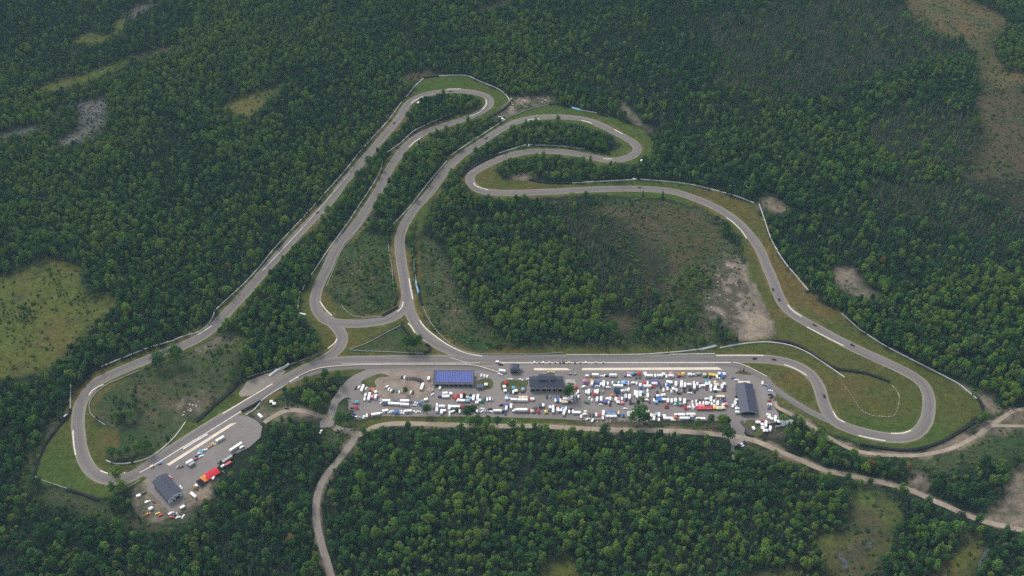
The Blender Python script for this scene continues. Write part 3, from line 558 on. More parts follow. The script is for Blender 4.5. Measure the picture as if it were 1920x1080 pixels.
mb.add(V, [[2 * i, 2 * i + 2, 2 * i + 3, 2 * i + 1] for i in range(n_)]); mb.add([(x, y, z - .12) for x, y, z in V], [[2 * i + 1, 2 * i + 3, 2 * i + 2, 2 * i] for i in range(n_)]); mb.build('awning', trimw, f.root)
# small flat roofed hut on the grass by the solar garage
f = Frame('catering_hut', g(894.5, 730.2), g(906, 730.2), 4.2, 'grey flat roofed hut on the grass island beside the solar roofed garage', 'hut'); W_, D_ = f.w, f.d
mb = MB(); mb.box(0, W_, 0, D_, 0, 2.8); mb.build('wall', noisy('hut_siding', (.40, .38, .36), .1, .5), f.root)
mb = MB(); mb.box(-.4, W_ + .4, -.4, D_ + .4, 2.82, 3.1); mb.build('roof', noisy('hut_roof', (.09, .10, .15), .1, .5, .6), f.root)
mb = MB(); mb.box(.8, W_ - .8, -.05, .04, 1.0, 2.3); mb.build('serving_hatch', dark, f.root)
# start line gantry post with a flag stand
t_ = empty('starter_stand', g(1056.5, 680)); tag(t_, 'starter stand with tall thin white mast on the pit wall at the start line', 'starter stand')
mb = MB(); mb.box(-1.2, 1.2, -1, 1, 0, 1.6); mb.build('platform', paint('D'), t_)
mb = MB(); mb.tube((0, 1.2, 0), (0, 1.2, 9), .18, .12); mb.build('mast', trimw, t_)
mb = MB(); mb.box(-.9, .9, 1.05, 1.35, 4.2, 5.6); mb.build('signal_board', paint('P'), t_)
# timing desks and stacks along the pit wall
for i, (px, c) in enumerate([(1002,'W'),(1011,'S'),(1018,'W'),(1030,'T'),(1041,'S'),(1050,'D'),(1066,'T'),(1078,'D'),(1088,'S'),(1098,'W'),(1117,'L'),(1131,'S')]):
    o = empty('pit_stand', g(px, 680.8)); tag(o, None, 'pit stand', 'pit stands along the pit wall')
    o['label'] = '%s pit wall stand, %s from the left along the main straight' % (CNAME[c], ['first','second','third','fourth','fifth','sixth','seventh','eighth','ninth','tenth','eleventh','twelfth','thirteenth','fourteenth','fifteenth','sixteenth'][i])
    mb = MB(); mb.box(-.9, .9, -.35, .35, 0, .9); mb.build('desk', paint(c), o)
    mb = MB(); mb.box(-1.0, 1.0, -.45, .45, 2.0, 2.1); mb.box(-.9, -.8, -.3, -.2, .9, 2.0); mb.box(.8, .9, -.3, -.2, .9, 2.0); mb.build('sun_roof', paint(c), o)

# ------------------------------------------------------------------ barriers: each run is one thing
def wall_run(name, P, label, w_, h, mat, n=4, cat='barrier', scallop=0.0, cap=None):
    A = gpts(P, False, n, 1)
    if scallop:                                                 # even steps so that every tyre stack bulges out
        d = np.r_[0, np.cumsum(np.linalg.norm(np.diff(A, axis=0), axis=1))]; s_ = np.arange(0, d[-1], .45); A = np.c_[np.interp(s_, d, A[:, 0]), np.interp(s_, d, A[:, 1])]
    k = len(A); T = np.gradient(A, axis=0); T /= np.linalg.norm(T, axis=1)[:, None] + 1e-9; N = np.c_[-T[:, 1], T[:, 0]]
    wv = np.full(k, w_ / 2) * (1 + (scallop * np.cos(np.arange(k) * math.pi / 1.5) if scallop else 0)); tp = .82 if not scallop else .9
    V = []
    for i in range(k):
        for q, z in ((1, 0), (tp, h), (-tp, h), (-1, 0)):
            p = A[i] + N[i] * wv[i] * q; V.append((p[0], p[1], z))
    F = [[4 * i + a, 4 * i + a + 1, 4 * i + a + 5, 4 * i + a + 4] for i in range(k - 1) for a in range(3)] + [[0, 1, 2, 3], [4 * k - 1, 4 * k - 2, 4 * k - 3, 4 * k - 4]]
    o = obj(name, mesh(name, V, F, mat)); bmx = bmesh.new(); bmx.from_mesh(o.data); bmesh.ops.recalc_face_normals(bmx, faces=bmx.faces); bmx.to_mesh(o.data); bmx.free()
    return tag(o, label, cat)
def CW(P, lab, m=None, n=4): wall_run('concrete_barrier', P, lab, .8, 1.1, m or conc, n)
def TW(P, lab, n=4): wall_run('tyre_wall', P, lab, 2.7, 1.5, rubber, n, 'tyre wall', .12)
def GR(P, lab, n=4): wall_run('guard_rail', P, lab, .7, .95, steel, n, 'guard rail')
CW([(655,311),(612,360),(567,410),(520,460),(497,488),(467,523),(433,555),(403,583),(402,588),(392,607),(373,623),(353,628)], 'long white concrete wall along the forest side of the left straight')
CW([(353,628),(328,637),(326,639),(300,646),(267,657),(227,673),(190,688)], 'white concrete wall curving above the grass at the end of the left straight')
TW([(190,688),(167,698),(147,710),(134,718)], 'black tyre wall at the upper left corner of the lower left hairpin')
CW([(133,720),(132.5,740),(132,767)], 'short upright white wall left of the lower left hairpin', n=2)
TW([(132,768),(129,780),(113,797),(97,817),(83,837),(73,860),(67,880),(65,892)], 'long black tyre wall on the outside of the lower left hairpin')
GR([(66,894),(82,902),(100,908),(127,917)], 'grey rail at the bottom of the grass run-off, lower left'); TW([(125,918),(157,928),(187,938)], 'black tyre wall by the woods below the lower left hairpin')
CW([(655,311),(673,287),(700,257),(725,230),(740,210),(753,192)], 'white concrete wall left of the straight near the top hairpin')
CW([(762,182),(777,163),(795,147)], 'white wall climbing the left edge of the top hairpin'); TW([(794,147),(801,145.5),(815,143.5),(823,143)], 'short black tyre wall at the very top left of the top hairpin', 2)
CW([(823,143),(840,142),(873,142),(887,147),(907,156),(930,165),(943,173),(952,183),(956,190)], 'white concrete wall arching over the top hairpin')
TW([(958,192),(945,205),(930,214),(923,218)], 'black tyre wall between the top hairpin and the rubble clearing', 3)
GR([(950,222),(973,213),(1000,203),(1028,197)], 'pale blue grey rail below the rubble clearing'); TW([(1030,196.5),(1041,194.5),(1055,198),(1070,202)], 'black tyre wall left of the cyan banner at the upper loop', 3)
CW([(1089,207),(1105,209.5),(1121,213)], 'pale wall between the cyan banner and a black tyre wall on the upper loop', n=2); TW([(1121,213),(1130,216),(1139,218.5)], 'short black tyre wall right of the cyan banner on the upper loop', 2)
CW([(948,224),(927,238),(893,260),(867,277),(845,292)], 'white wall above the wooded strip, running down from the upper loop'); CW([(838,302),(820,323),(803,343),(790,360),(767,390),(743,415),(724,437)], 'white wall along the woods left of the middle straight')
GR([(727,450),(730,477),(735,500),(737,533),(740,549)], 'thin rail on the left of the road above the tee junction'); TW([(744,557),(743,566),(739,573)], 'small black tyre stack at the end of the infield loop, right tip', 2)
CW([(847,213),(820,225),(793,237),(773,248),(753,267),(735,280),(725,287)], 'white wall along the lower edge of the top hairpin wood'); TW([(717.5,288),(717,297)], 'short upright black tyre wall between the two left straights', 1)
CW([(717,297),(717,307),(712,323),(702,343),(692,358),(675,383),(660,407),(640,435),(610,477),(583,517),(570,537),(568,544)], 'long white wall left of the second straight')
CW([(563,547),(559,567),(559,582)], 'pale wall on the outside of the left bend by the white banner', n=2); TW([(560,590),(563,600),(573,613),(581,619),(590,622)], 'black tyre wall curving outside the left bend', 3)
CW([(935,288),(960,280),(987,272)], 'grey wall above the middle hairpin'); TW([(860,337),(873,323),(885,315),(897,308),(915,298),(934,289)], 'black tyre wall outside the middle hairpin, left side')
CW([(995,272.5),(1040,273.5),(1073,277),(1097,280)], 'grey wall between the two middle wood strips', concg); TW([(993,338),(1023,343),(1045,344),(1072,344)], 'black tyre wall below the central trees of the middle hairpin', 3)
CW([(1072,343.5),(1110,341.5),(1140,340),(1186,337.5)], 'pale wall along the trees above the right back straight'); CW([(1200,336.5),(1240,340),(1280,344),(1313,350),(1350,360),(1380,368),(1414,381.5)], 'white wall along the woods at the upper right bend')
CW([(1423,383),(1432,408),(1443,442),(1457,470),(1473,495),(1493,518),(1516,546)], 'long white wall between the right bend and the forest'); TW([(1511,548.5),(1518,546)], 'small black tyre stack at the lower end of the right forest wall', 1)
CW([(1578,588),(1593,602),(1610,617)], 'grey wall half hidden by trees, middle of the right straight', concg, 2); CW([(1610,617),(1627,628),(1653,645),(1690,665),(1730,685),(1763,702),(1797,720),(1813,733),(1831,748)], 'long white wall along the right straight down to the lower right hairpin')
TW([(1832,748),(1839,756),(1842,767),(1837,782),(1820,796),(1793,813),(1763,830),(1727,841),(1697,845),(1663,842),(1633,837),(1612,833)], 'long black tyre wall around the outside of the lower right hairpin')
CW([(1255,661.5),(1280,659.5),(1313,655),(1330,651),(1343,648.5)], 'white wall rising from the main straight, right of the infield woods'); CW([(1350,653),(1380,647),(1413,643),(1440,642),(1467,645),(1493,652),(1520,665),(1547,683),(1583,708)], 'white wall curving between the main straight and the grass infield')
TW([(1447,639),(1480,643),(1513,657.5),(1540,676),(1570,692.5),(1613,698),(1647,708),(1668,717)], 'black tyre line crossing the grass behind the curving white wall')
GR([(772,433),(773,470),(777,503),(780,527)], 'rail right of the road above the cyan banner'); TW([(783,532),(785,545),(788,560),(792,573)], 'black tyre wall below and beside the upright cyan banner', 3)
GR([(793,575),(803,598),(820,622),(840,642),(860,655),(880,662),(907,664.5),(973,665),(1023,663.5),(1057,661.5)], 'long curving rail from the cyan banner to the main straight'); CW([(1062,666),(1140,666),(1207,665),(1253,661.5)], 'low pale wall along the top of the main straight')
GR([(655,656),(690,643),(727,623),(752,610.5)], 'rail along the upper side of the grass triangle'); TW([(753,610),(758,617),(762,622),(770,632)], 'black tyre wall at the top tip of the grass triangle', 2)
TW([(798,645.5),(805,650),(806,654),(803,660),(794,663)], 'black tyre wall around the right tip of the grass triangle', 4); GR([(793,663),(760,662),(733,660.5),(690,659),(656,657)], 'rail along the lower side of the grass triangle')
GR([(640,572),(650,585),(663,593),(683,596),(700,595.5),(717,593.5)], 'rail curving around the infield above the tee road'); TW([(717,593),(733,583),(747,576)], 'black tyre wall at the right end of the infield rail', 2)
GR([(262,695),(245,702),(227,710),(210,717),(200,722),(180,737),(168,757),(170,775),(183,788),(198,798)], 'rail bending around the lower left infield'); CW([(199,864),(217,870),(250,868),(283,857),(310,837),(330,817),(348,792)], 'curved white wall inside the lower left hairpin')
TW([(368,792),(385,777),(400,763),(427,740),(440,728),(447,716)], 'straight black tyre wall between the infield and the lower straight'); TW([(453,772),(462,768),(480,758),(490,752)], 'black tyre wall heading the lower pit wall', 2)
CW([(460,779),(478,768),(493,750),(515,735),(533,725)], 'grey wall behind the lower pit entry'); GR([(463,708),(482,702),(500,697),(525,690),(547,683),(587,668),(600,663)], 'rail above the grey run-off patch')
CW([(560,706),(580,697),(605,690),(640,686.5),(684,684.8),(744,684.2),(860,684.2),(888,685.2),(910,691),(937,699.5)], 'cream wall between the main straight and the paddock entry road', cream)
CW([(1374,680),(1387,683),(1401,688),(1420,697.5),(1438,707)], 'cream wall between the main straight and the pit exit', cream)
GR([(790,258),(775,285),(750,320),(723,357),(705,385),(690,407),(665,440),(657,450),(640,470),(628,500),(612,538)], 'thin rail along the right side of the second straight'); GR([(457,587),(443,602),(423,618)], 'short rail by the woods right of the left straight')
GR([(262,901),(255,906),(240,914),(228,919)], 'short rail between the workshop and the grass'); CW([(1340,664),(1310,664.5),(1255,665.5)], 'low wall at the right end of the main straight', n=2)
# banners hung on the barriers: flat boards, with pale lettering strokes too small to read
def banner(P, label, col, h=2.0, marks=9, cat='banner'):
    a, b = g(*P[0]), g(*P[1]); L = (b - a).length; o = tag(empty('banner', a, math.atan2(b.y - a.y, b.x - a.x)), label, cat)
    mb = MB(); mb.add([(0, -.1, .1), (L, -.1, .1), (L, 1.3, h), (0, 1.3, h), (0, .05, .1), (L, .05, .1), (L, 1.45, h), (0, 1.45, h)], [[0, 1, 2, 3], [7, 6, 5, 4], [3, 2, 6, 7], [0, 4, 5, 1], [1, 5, 6, 2], [0, 3, 7, 4]]); mb.build('board', col, o)
    mb = MB(); x = L * .12
    rr = random.Random(int(L * 10))
    for _ in range(marks):
        w_ = L * .76 / marks; z0, z1 = .35, h - .3
        y0, y1 = -.13 + (z0 - .1) / (h - .1) * 1.4, -.13 + (z1 - .1) / (h - .1) * 1.4
        mb.add([(x, y0, z0), (x + w_ * rr.uniform(.4, .7), y0, z0), (x + w_ * rr.uniform(.5, .75), y1, z1), (x + w_ * .1, y1, z1)], [[0, 1, 2, 3]]); x += w_
    mb.build('lettering', trimw, o)
cyan = noisy('banner_cyan', (.06, .46, .70), .06, .5, .7); bluew = noisy('banner_blue', (.10, .22, .50), .06, .5, .7)
banner([(1071,203),(1088.5,207.5)], 'cyan banner on the barrier at the upper loop', cyan, 2.2); banner([(778,527),(783.5,552)], 'long upright cyan banner facing the road above the tee junction', cyan, 3.2, 8)
banner([(1312,657),(1342,650)], 'pale blue lettered banner on the wall right of the infield woods', noisy('banner_pale', (.50, .58, .66), .06, .5, .7), 1.5, 10); banner([(1368,650),(1384,647.5)], 'small blue and white banner on the curving white wall', bluew, 1.4, 7)
wall_run('wrapped_barrier', [(505,706),(512,700),(523,693),(533,689),(542,683)], 'thick white wrapped barrier across the grey run-off patch', 2.4, 1.5, trimw, 3)
wall_run('wrapped_barrier', [(560,588),(566,589),(573,591)], 'short thick white barrier on the grass outside the left bend', 2.2, 1.3, trimw, 2)
# ------------------------------------------------------------------ vehicles, trailers and canopies in the paddock
# one entry: kind x y angle colour [length]; x, y in an enlarged crop with (origin x, origin y, enlargement)
# c car, v van or suv, p pickup, m motorhome, t box trailer, k semi truck, a square canopy, A long marquee, f flat awning
TILES = [
 ('left bay', 640, 685, 10.283, """c 280 435 60 K;c 338 425 60 W;m 408 445 68 W 9;c 478 450 62 W;c 552 482 60 M;a 612 482 0 O;a 662 516 20 W;v 468 570 72 W;v 450 648 85 W;m 537 605 78 W 10;t 590 610 85 r 4;m 662 608 75 W 5.5;c 130 635 -8 K;p 205 690 -62 S;c 262 712 70 R;a 298 712 0 C;c 212 818 0 M;a 292 815 0 R;c 200 870 -10 K;c 205 915 -8 K;c 245 940 -22 N;c 245 985 -18 N;c 300 995 -10 W;c 352 1002 -10 S;c 432 998 80 W;v 492 970 85 W;c 550 965 85 M;t 668 945 9 W 9;t 848 878 10 W 6;c 790 918 10 W;c 935 905 25 W;c 970 885 20 W;c 978 918 25 S;a 1040 912 0 B;a 1085 912 0 B;m 868 690 0 W 8.5;p 845 760 0 N 6;t 960 738 -3 W 6;t 1070 744 -4 W 6;c 1035 697 0 N;v 760 665 70 S;c 765 720 60 W"""),
 ('gravel lot', 640, 685, 10.283, """c 850 430 52 S;c 880 412 52 W;c 915 462 60 W;c 958 486 62 W;c 1005 500 62 K;c 1075 495 75 G;c 1115 517 85 W;c 1180 505 78 S"""),
 ('gravel lot', 740, 685, 10.283, """c 140 230 75 K;c 188 233 75 W;c 240 250 75 D;c 297 250 75 N;c 350 255 75 K;c 405 260 75 K;c 458 272 60 K;c 487 288 60 N;c 525 312 60 K;t 530 412 70 W 9;t 656 258 80 W 4.5;v 875 430 72 W;c 312 522 72 W;c 355 525 78 K"""),
 ('left bay', 740, 685, 10.283, """t 195 688 0 W 9;m 195 762 -3 W 9;c 345 712 0 K;p 395 722 -8 W;p 370 768 0 W;a 487 738 0 B;p 565 682 15 W;t 605 662 15 W 4;m 262 888 6 W 7.5;c 140 885 0 W;c 142 925 0 W;c 388 895 -32 W;c 458 895 0 W;c 725 505 62 P;c 725 560 42 W"""),
 ('middle paddock', 740, 685, 10.283, """m 975 545 4 W 5.5;t 985 602 0 W 7.5;v 885 602 0 N;a 1085 547 0 W;c 1128 602 85 R;a 1182 642 0 R;a 1222 585 0 R;c 755 820 85 D;v 815 765 88 W;m 812 860 88 W 6;m 910 797 0 W 6.5;m 905 900 85 W 6;t 950 880 0 W 4;m 1055 815 88 W 6;v 1060 905 88 W;c 1060 950 88 W;t 1170 800 0 W 9.5;v 1135 890 20 W"""),
 ('middle paddock', 850, 685, 10.283, """c 188 542 -6 R;m 155 605 88 W 5.5;f 198 612 0 K;a 262 622 0 T;v 90 668 65 W;t 172 684 0 W 6.5;a 280 685 0 L;c 350 572 0 K;a 340 640 0 L;m 388 632 85 W 7.5;m 470 622 82 W 7.5;a 508 678 0 W;a 558 690 0 G;a 455 720 0 W;c 605 642 85 D;v 652 655 88 W;v 705 645 85 W;c 757 667 82 S;a 152 798 0 R;c 208 802 80 K;a 288 805 0 R;v 120 885 88 W;v 188 890 85 W;v 457 885 80 W;c 515 900 10 S;c 550 890 40 W;c 555 838 0 W;c 618 885 80 S;c 705 838 14 K;p 705 892 0 W;m 855 885 0 W 8.5;v 945 892 0 N;f 1025 772 0 P;m 1020 832 82 W 5.5;c 1005 930 88 N;m 1112 795 88 W 6;c 540 196 82 W;c 597 206 80 W;c 652 216 78 W;m 945 112 -8 W 7;c 900 170 -15 W;a 632 372 0 W;c 1098 266 0 W;a 1010 342 0 R;a 985 415 0 W;a 1000 492 0 W;a 1160 437 0 C;v 1155 508 88 W;a 1208 492 0 W;c 1195 535 0 K;a 1035 605 0 C;a 1028 635 0 W;c 1070 645 40 T;m 1172 667 0 W 7;c 1175 637 0 K;c 920 766 20 K"""),
 ('middle paddock', 950, 710, 12.0, """c 320 20 -12 W;c 490 10 0 W;a 370 242 0 L;c 362 302 0 M;c 85 300 85 N;m 375 432 0 T 9;m 368 487 0 W 10;c 522 462 88 R;t 580 465 0 W 4;c 905 415 88 N;c 980 412 88 S;c 1095 406 88 B;c 1222 408 88 K;v 1096 487 88 W;a 1150 495 0 B;v 1205 487 88 W;m 1355 467 0 W 8;a 1270 527 0 T;a 1345 528 0 T;c 1415 538 0 K;m 757 615 88 N 5;t 820 605 88 W 4;c 600 675 82 D;c 663 655 88 D;c 642 740 85 D;k 295 718 180 W 15;c 500 740 85 M;a 575 735 0 T;a 715 738 0 R;a 885 745 0 Y;c 965 715 0 P;a 985 647 0 W;v 1050 630 88 W;p 1140 630 0 R;m 1045 718 88 W 6;m 1150 702 88 W 5.5;a 1215 717 0 W;a 1265 682 0 L;m 1292 765 74 W 7;v 1330 672 85 W;v 1405 742 88 W"""),
 ('bottom row', 1060, 690, 9.817, """c 112 755 0 K;v 140 798 82 W;t 208 825 0 W 8;c 290 835 88 S;v 290 888 88 W;a 372 808 0 T;v 365 852 8 W;c 450 865 85 D;c 515 870 85 K;v 568 858 88 W;c 632 866 88 R;m 700 838 88 W 7;v 690 915 88 W;A 848 832 0 B 10;m 845 898 0 W 11;v 978 825 88 T;c 988 868 85 K;a 1062 872 0 B;m 1165 857 88 W 5.5;c 410 940 20 W;v 500 965 62 W;c 560 945 10 S"""),
 ('top row by the pit lane', 1060, 690, 9.817, """v 412 146 0 W;m 555 132 0 W 7;c 460 150 0 M;c 682 148 0 W;c 718 142 60 W;m 880 137 0 W 7.5;c 758 148 0 K;c 1108 152 0 P;c 105 100 0 S;c 180 105 60 S"""),
 ('second row', 1060, 690, 9.817, """a 352 240 0 r;a 355 278 0 P;a 485 232 0 O;m 490 285 78 W 6;v 345 342 20 W;c 405 285 70 M;a 612 272 0 B;c 555 275 88 N;c 555 342 88 L;c 600 335 0 W;m 705 297 88 W 8;a 663 300 0 W;v 780 285 88 W;v 790 357 0 W;c 870 272 88 W;c 940 275 88 G;c 980 275 85 W;m 975 335 0 W 10;f 1080 268 0 L;v 1155 278 88 W;m 430 442 85 W 6.5;v 385 440 88 W;c 480 440 88 S;v 545 430 88 W;m 588 440 85 W 6;a 537 495 0 R;c 697 432 80 S;f 950 425 0 N;m 1085 422 8 W 7"""),
 ('third row', 1060, 690, 9.817, """c 440 555 62 W;c 487 588 85 W;p 400 637 -18 G;m 582 580 83 W 6;t 658 575 88 W 6;f 715 618 0 P;c 655 672 0 W;m 785 572 0 W 4.5;m 822 568 85 W 4.5;a 865 503 0 O;c 868 575 88 S;m 928 577 85 W 5;a 967 575 0 r;a 970 632 0 W;v 1040 562 85 W;a 1048 642 0 r;c 950 500 88 K;c 1032 495 88 B;c 795 635 80 W;c 825 670 80 K;c 1100 748 0 W;m 1110 515 88 W 4.5;v 120 545 88 W;c 122 600 88 W;v 235 433 85 W;v 240 523 85 W;k 178 555 -90 S 10;c 205 478 70 W;a 200 362 0 R"""),
 ('top row by the pit lane', 1170, 690, 9.817, """a 92 102 0 r;v 100 145 0 W;a 150 107 0 C;c 205 117 0 K;a 280 107 0 R;c 225 170 88 D;c 292 165 88 D;a 390 105 0 W;m 455 147 0 W 8.5;v 573 140 88 W;m 660 147 0 W 6;a 728 117 0 W;v 780 152 88 W;a 862 102 0 r;m 868 148 0 W 5.5;c 1010 158 0 D;a 1020 124 0 O;a 1090 108 0 Y;c 1092 150 0 S;m 1215 118 0 W 4.5;v 1295 125 0 W"""),
 ('second row', 1170, 690, 9.817, """a 35 270 0 B;v 75 280 88 W;v 180 275 0 W;c 232 285 88 W;c 125 295 82 S;t 298 318 88 W 4;a 300 362 0 B;a 378 290 0 R;v 433 272 88 W;m 430 340 0 W 8;c 535 352 -8 R;f 535 252 0 P;f 590 250 0 P;m 562 292 0 W 6;c 675 340 88 N;c 735 300 88 P;a 808 258 0 W;a 862 267 0 W;a 818 315 0 B;c 770 315 88 W;v 800 380 88 W;m 955 297 88 W 6.5;m 1057 302 88 W 9;t 1120 320 88 W 6;c 870 430 85 W;a 910 387 0 W;c 905 445 88 S;v 965 405 88 W;c 1015 470 0 K;c 1060 420 88 S;c 1115 420 88 K"""),
 ('third row', 1170, 690, 9.817, """m 30 420 6 W 6;v 85 395 88 W;m 32 522 88 W 5;m 100 535 84 W 6.5;m 205 470 88 W 7;m 240 495 88 W 9;m 300 480 88 W 7.5;a 335 450 0 L;v 432 415 88 W;m 435 510 88 W 6;v 420 590 0 W;c 470 617 85 M;c 40 590 62 N;c 115 642 80 K;c 165 650 0 D;a 360 557 0 T;c 615 455 88 K;a 625 518 0 W;a 630 550 0 B;v 725 408 88 W;m 720 500 12 W 5;f 665 582 0 B;t 735 584 0 W 4.5;m 805 605 88 W 5.5;v 550 592 85 W;a 592 628 0 L;c 565 545 82 K;m 875 612 85 W 5.5;m 945 600 85 W 5.5;a 985 652 0 G;a 1040 667 0 S;c 950 670 0 W;v 1035 580 88 W;m 1112 620 84 W 7;a 1125 732 0 R;c 1185 580 5 S;c 790 697 -6 R;c 787 732 -5 M"""),
 ('bottom row', 1170, 690, 9.817, """m 95 857 88 W 6;c 155 796 40 W;a 440 802 0 T;v 440 852 85 W;c 437 922 88 P;v 497 867 88 W;a 548 877 0 T;m 550 932 85 W 5;a 605 852 0 L;m 642 868 88 W 5.5;v 642 948 88 W;c 697 930 85 K;a 745 887 0 W;t 812 930 0 W 9.5;v 905 960 0 W;a 940 907 0 O;c 972 960 80 M;v 972 860 0 W;t 1060 862 0 W 7;m 1232 860 0 W 9;a 1252 890 0 T;t 1115 928 0 W 10;c 1270 945 0 B;m 1410 942 0 W 9.5;c 1215 945 0 N"""),
 ('top row by the pit lane', 1270, 690, 9.817, """v 310 125 0 W;t 383 108 0 S 5;a 503 122 0 T;c 503 165 0 G;c 540 150 80 K;a 615 125 0 Y;c 605 165 80 K;a 680 132 0 Y;v 728 150 88 W;a 775 107 0 W;a 815 122 0 B;a 835 160 0 B;a 857 114 0 W;c 745 187 0 W;c 1035 187 -6 P;c 1085 220 5 W"""),
 ('second row', 1270, 690, 9.817, """m 220 305 0 W 4.5;m 313 347 88 W 6.5;v 303 275 88 W;v 368 292 88 W;c 412 335 85 W;c 445 288 0 N;m 475 325 0 W 4.5;a 538 262 0 C;a 540 298 0 W;v 590 275 88 W;c 540 377 88 M;m 612 345 84 W 5.5;v 617 395 88 W;m 690 275 84 T 5;a 735 312 0 T;m 700 350 88 W 5;t 700 400 0 W 4.5;c 705 432 15 N;c 765 412 20 W;a 865 295 0 W;m 820 345 88 W 5.5;c 877 365 88 N;c 865 420 0 M;c 220 395 80 K;c 258 392 80 K;c 320 432 80 K;c 228 460 0 W;c 375 378 82 D"""),
 ('third row', 1270, 690, 9.817, """c 275 630 85 W;c 345 615 80 W;c 228 685 85 r;v 232 725 0 W;v 283 690 88 W;c 302 735 60 W;v 355 675 88 W;v 415 650 85 W;c 405 600 80 K;c 465 602 80 K;v 478 640 88 W;v 545 570 10 W;m 535 652 88 W 4.5;c 578 650 62 W;m 618 577 88 W 6.5;v 630 655 88 W;v 675 612 88 W;c 665 550 80 K;m 740 655 88 W 6;A 500 742 0 R 17;f 440 698 0 r;a 688 735 0 Y;A 768 738 0 T 6;t 795 527 0 T 8.5;c 850 600 85 N;c 790 582 82 S;v 845 675 50 W;a 895 668 0 r;a 850 735 0 T;a 685 695 0 T;c 878 590 85 P"""),
 ('lane beside the long garage', 1270, 690, 9.817, """m 1062 650 85 W 5.5;v 1105 590 0 W;v 1018 697 85 W;c 1070 702 0 W;m 1105 750 0 W 4.5;m 1108 814 0 W 4.5;c 1105 445 85 K;c 1105 525 0 K"""),
 ('yard right of the long garage', 1370, 700, 7.717, """v 460 137 85 W;c 510 172 0 S;c 550 212 62 B;c 575 250 -10 W;c 572 308 0 K;p 592 342 40 K;c 560 395 0 R;c 565 447 0 W;c 570 473 0 S;c 562 508 0 P;m 548 607 -16 W 4.5;t 572 652 -22 W 6;m 645 662 85 W 8;a 695 702 0 W;c 675 770 10 S;m 508 738 86 W 8;a 458 742 0 W;a 462 792 0 W;a 490 832 0 W;a 512 832 0 W;m 570 803 82 W 6.5;t 330 798 -60 W 4;t 395 712 0 W 5;c 458 692 0 R"""),
 ('verge parking below the forest lane', 1370, 700, 7.717, """c 35 1047 -64 S;c 125 1047 -52 K;c 148 1040 -52 S;c 168 1030 -52 W;c 190 1015 -52 N;c 212 1000 -52 K"""),
 ('lower left pits', 300, 760, 9.0, """m 1015 572 31 W 9;c 905 650 -12 Y;c 832 702 28 O;c 875 675 20 S;c 682 772 22 C;c 722 775 20 C;c 762 752 20 W;c 672 807 15 W;c 620 850 10 P;c 695 858 22 W;m 500 958 30 W 7;m 538 1000 32 S 6;c 610 908 30 M;m 1285 705 33 W 14;v 1385 705 35 W;c 1245 822 38 K;m 1142 912 33 S 11;p 1010 952 33 K;t 1158 985 33 R 6;v 1070 1020 35 W;c 295 1040 58 S;c 362 1035 25 D"""),
 ('lower left pits', 240, 850, 7.7125, """v 358 185 28 T;c 462 147 18 B;f 1055 425 32 K;f 1105 370 32 O;f 1155 340 32 R;f 1225 290 32 R;f 1270 265 32 R;v 1240 350 60 W;t 990 470 -32 T 3.5;c 985 517 -32 K;m 948 610 -42 W 8;c 765 490 -50 W;c 615 340 -30 r;t 155 615 20 W 4;c 235 572 20 K;c 268 677 30 K;v 285 700 25 W;c 370 697 -45 K;t 332 800 28 W 4;c 290 875 22 O;c 393 857 25 K;c 425 870 25 Y;c 475 890 22 R;v 625 868 30 W;c 632 922 0 R;c 668 895 30 N;c 710 880 -62 S;c 725 927 20 W;t 790 780 30 W 4.5;c 797 915 60 W;c 1380 272 -38 K"""),
 ('clearing above the lower pits', 0, 720, 3.0, """a 1527 100 0 W;a 1543 112 0 W;m 1465 182 -40 W 6.5;c 1612 136 0 K;t 1806 272 65 W 4.5"""),
 ('race track', 640, 0, 3.0, """c 815 777 35 K;c 296 690 55 K;c 615 512 5 D"""), ('race track', 1280, 360, 3.0, """c 508 548 -72 K;c 543 605 -70 K;c 742 748 -30 K;c 955 861 -28 K;c 405 937 0 K;c 513 942 -5 K"""),
 ('race track', 1280, 720, 3.0, """c 797 68 -75 K"""), ('race track', 0, 360, 3.0, """c 1785 115 45 K"""), ('race track', 1110, 330, 19.2, """c 1720 405 0 D"""),
 ('main straight', 930, 660, 7.717, """v 30 145 0 W;c 70 182 0 K;c 770 292 0 Y;c 812 292 0 Y;c 205 393 0 W;c 1082 316 0 S"""),
 ('woods by the right bend', 1280, 0, 3.0, """a 298 1048 0 C;a 362 1048 0 L;a 268 1046 0 W;a 548 880 0 W"""), ('woods by the right bend', 1280, 360, 3.0, """c 370 10 -35 K"""),
 ('track side', 640, 0, 3.0, """v 895 660 0 W;v 910 672 -10 W;v 1056 817 60 W;v 1650 1008 0 W;v 1688 902 60 W;v 435 578 30 W"""), ('lower left woods edge', 0, 720, 3.0, """v 370 178 40 W"""),
]
TYPE = dict(c=('parked_car', 'car', 'car', 'cars'), v=('van', 'van', 'van', 'vans'), p=('pickup_truck', 'pickup truck', 'pickup', 'pickup trucks'), m=('motorhome', 'motorhome', 'motorhome', 'motorhomes'), t=('box_trailer', 'box trailer', 'trailer', 'trailers'),
            k=('semi_truck', 'semi truck with long trailer', 'truck', 'trucks'), a=('canopy', 'pop-up canopy', 'canopy', 'pop-up canopies'), A=('marquee', 'long marquee', 'marquee', 'marquees'), f=('awning_tent', 'flat awning tent', 'awning tent', 'awning tents'))
HGT = dict(c=1.0, v=1.6, p=1.3, m=2.6, t=2.4, k=3, a=2.4, A=2.6, f=2.5)
MC = {}
def cached(key, fn):
    if key not in MC: MC[key] = fn()
    return MC[key]
